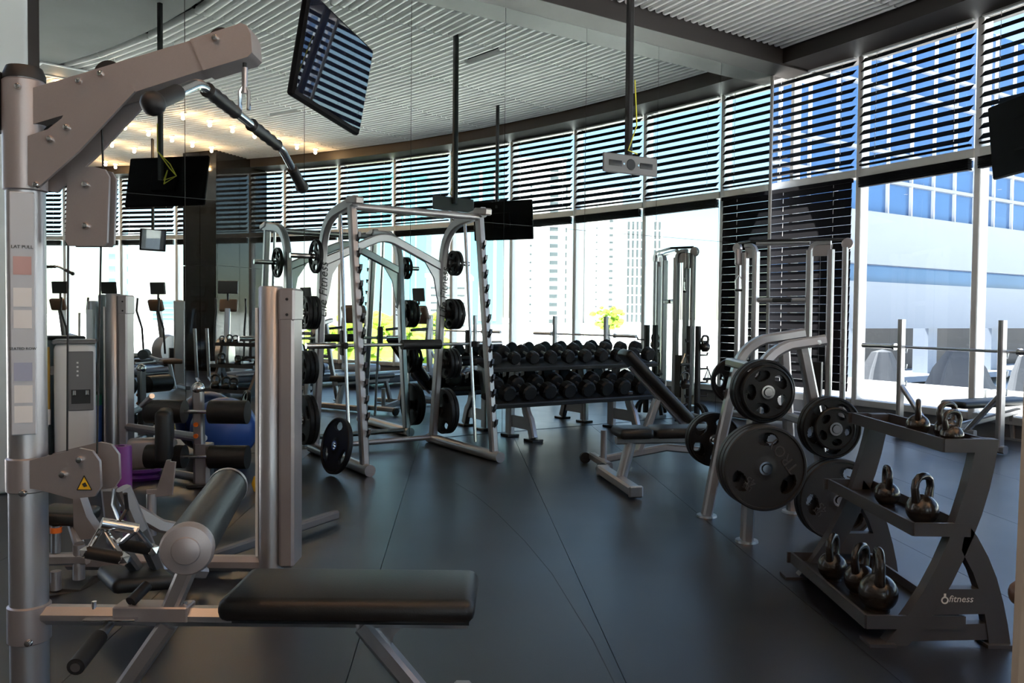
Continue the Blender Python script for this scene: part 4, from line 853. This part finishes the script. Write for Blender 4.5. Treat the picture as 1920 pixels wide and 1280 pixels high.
B().lathe([(0, .28), (.034, .42), (.03, .43)], 18, Matrix.Translation((-.2, -.06, 0))).out('paper_cup', WPL, wd); B().box((-.14, -.04, .8), (.08, .03, .06)).out('tube_bracket', GPL, wd)

# ================================================================== SCREENS AND MOUNTS
def ceil_pole(root, x, y, z): B().rect([(x, y, z), (x, y, 4.72)], .05, .05, up=(1, 0, 0)).out('ceiling_pole', DKS, root)
TVB = mat('television_black', (.004, .004, .005), .7, 0, .08)
def tv(name, label, c, az, tilt, W, H):
    t_ = thing(name, label, 'television', (0, 0, 0)); M = Matrix.Translation(c) @ Matrix.Rotation(az, 4, 'Z') @ Matrix.Rotation(tilt, 4, 'X')
    B().box((0, 0, 0), (W, .045, H), (0, 0, 0), .012, M).out('casing', TVB, t_); B().box((0, -.024, .008), (W-.03, .004, H-.05), (0, 0, 0), 0, M).out('screen', SCR, t_)
    B().box((0, .05, 0), (.3, .06, .25), (0, 0, 0), .01, M).out('back_box', TVB, t_)
    return t_, M
# the hanging television upper left: screen towards us
c = Vector((-1.066, 4.88, 2.66))
t_, M = tv('ceiling_television', 'large black television hung from the ceiling, its screen mirroring the blinds', c, math.radians(80.5), math.radians(10), 1.0, .56)
ceil_pole(t_, c.x-.11, c.y+.02, c.z); q_ = M @ Vector((.05, .08, .1))
for i in range(2): B().tube([(c.x-.15, c.y+.02, c.z+.6), (c.x-.16, c.y+.03, c.z+.3), (c.x-.17, c.y+.22, c.z+.1+i*.05), (c.x-.16, c.y+.3, c.z+.02), (c.x-.14, c.y+.1, c.z-.05+i*.04), q_], .006, 8).out('yellow_cable', CABLE, t_)
c = Vector((4.15, 6.6, 2.74)); t_, M = tv('ceiling_television', 'black television hung by the right-hand windows', c, math.radians(92), math.radians(-6), 1.05, .62); ceil_pole(t_, c.x-.02, c.y-.1, c.z+.2)
c = refl(at(287, 450, 16)); t_, M = tv('ceiling_television', 'small dark television in the mirror beyond the lat bar', c, math.radians(200), .1, .5, .42); ceil_pole(t_, c.x, c.y, c.z)
mt = thing('television_mount', 'empty grey television bracket hanging on a dark ceiling pole', 'bracket', (1.024, 7.36, 2.571), .5)
B().box((0, -.03, 0), (.6, .02, .17), (0, 0, 0), .01).out('bracket_plate', GPL, mt)
for x in (-.17, .17): B().box((x, -.042, 0), (.14, .006, .05), (0, 0, 0), .02).out('slot', DKS, mt)
B().lathe([(0, .004), (.045, .004), (.05, 0), (0, 0)], 24, face((0, -.041, 0), (1, 0, 0), (0, -1, 0))).out('boss', DKS, mt)
for x in (-.08, .08): B().cyl((x, -.04, 0), (x, -.048, 0), .01, seg=8).out('screw', CHR, mt)
B().rect([(0, 0, 0), (0, 0, 2.15)], .06, .06, up=(1, 0, 0)).out('ceiling_pole', DKS, mt); B().tube([(.03, -.04, .75), (.05, -.05, .35), (-.04, -.05, .12), (.06, -.05, .1)], .006, 8).out('yellow_cable', CABLE, mt)

# ================================================================== CARDIO MACHINES (behind us, seen in the mirror)
def treadmill(loc, rz, label):
    t_ = thing('treadmill', label, 'treadmill', loc, rz, 'treadmills facing the windows')          # local +x is the way the runner faces
    B().box((-.75, 0, .12), (1.7, .72, .12), (0, 0, 0), .03).out('deck', GPL, t_); B().box((-.8, 0, .187), (1.5, .5, .012)).out('belt', BLK, t_)
    for y in (-.33, .33):
        B().box((-.8, y, .19), (1.5, .1, .03), (0, 0, 0), .01).out('side_rail', STEEL, t_)
        B().rect([(.0, y, .12), (-.06, y, .8), (-.02, y, 1.15)], .09, .06, up=(0, 1, 0)).out('upright', SIL, t_); B().tube([(-.05, y, .98), (-.45, y, .95)], .025, 10).out('handrail', BLK, t_)
    B().box((.1, 0, .22), (.4, .68, .2), (0, 0, 0), .05).out('motor_hood', SIL, t_)
    B().box((-.04, 0, 1.22), (.12, .62, .34), (0, -.35, 0), .05).out('console', WOODT, t_); s_ = B().box((-.11, 0, 1.27), (.01, .2, .05), (0, -.35, 0)).out('led_display', LED, t_)
    B().box((.02, 0, 1.58), (.04, .3, .24), (0, -.1, 0), .01).out('television', BLK, t_); B().cyl((.03, 0, 1.4), (.03, 0, 1.5), .02).out('television_post', DKS, t_)
def elliptical(loc, rz, label):
    t_ = thing('elliptical_trainer', label, 'elliptical', loc, rz, 'ellipticals facing the windows')
    B().box((-.1, 0, .08), (1.6, .5, .1), (0, 0, 0), .04).out('base', GPL, t_); B().lathe([(0, -.12), (.3, -.12), (.33, 0), (.3, .12), (0, .12)], 28, face((.45, 0, .45), (1, 0, 0), (0, 1, 0))).out('flywheel_cover', SIL, t_)
    B().rect([(.35, 0, .5), (.22, 0, 1.3)], .1, .1, up=(0, 1, 0)).out('mast', SIL, t_); B().box((.15, 0, 1.36), (.1, .34, .24), (0, -.3, 0), .04).out('console', WOODT, t_)
    B().box((.2, 0, 1.7), (.05, .36, .24), (0, -.1, 0), .01).out('television', BLK, t_); B().cyl((.21, 0, 1.45), (.21, 0, 1.6), .02).out('television_post', DKS, t_)
    for y in (-.27, .27):
        B().tube([(.1, y, .4), (.06, y, .9), (-.08, y, 1.25), (-.05, y, 1.5)], .02, 10).out('swing_arm', BLK, t_); B().rect([(.35, y, .3), (-.7, y, .25)], .07, .05).out('stride_arm', SIL, t_); B().box((-.45, y, .3), (.36, .14, .05), (0, 0, 0), .02).out('pedal', BLK, t_)
for i, (x, y, lb) in enumerate(((4.62, 3.5, 'treadmill with orange display seen in the mirror left of the bar pad'), (5.0, 4.55, 'treadmill with orange display seen in the mirror behind the bar pad'), (4.3, 2.6, 'treadmill with orange display nearest the dark column'))):
    treadmill((x, y, 0), math.atan2(.3, .95), lb)
for i, (px, lb) in enumerate(((282, 'elliptical with screen nearest the dark column in the mirror'), (190, 'middle elliptical with screen in the mirror'), (98, 'elliptical with screen farthest from the dark column in the mirror'))):
    p = refl(at(px, 560, 16.2)); d = Vector((p.x, p.y))-O0; elliptical((p.x, p.y, 0), math.atan2(d.y, d.x), lb)
p = refl(at(432, 600, 15.5)); elliptical((p.x, p.y, 0), 2.6, 'dark elliptical in the mirror in front of the black column')
# slim pale post at the right edge
p = at(1938, 700, 1.2); t_ = thing('door_post', 'slim beige post at the right edge of the view', 'post', (p.x, p.y, 0))
B().rect([(-.011, 0, 0), (.0065, 0, 1.2)], .028, .028, up=(0, 1, 0)).out('upright', mat('beige_paint', (.55, .5, .42), .5), t_); B().box((-.02, 0, .006), (.12, .12, .012)).out('base_plate', DKS, t_)
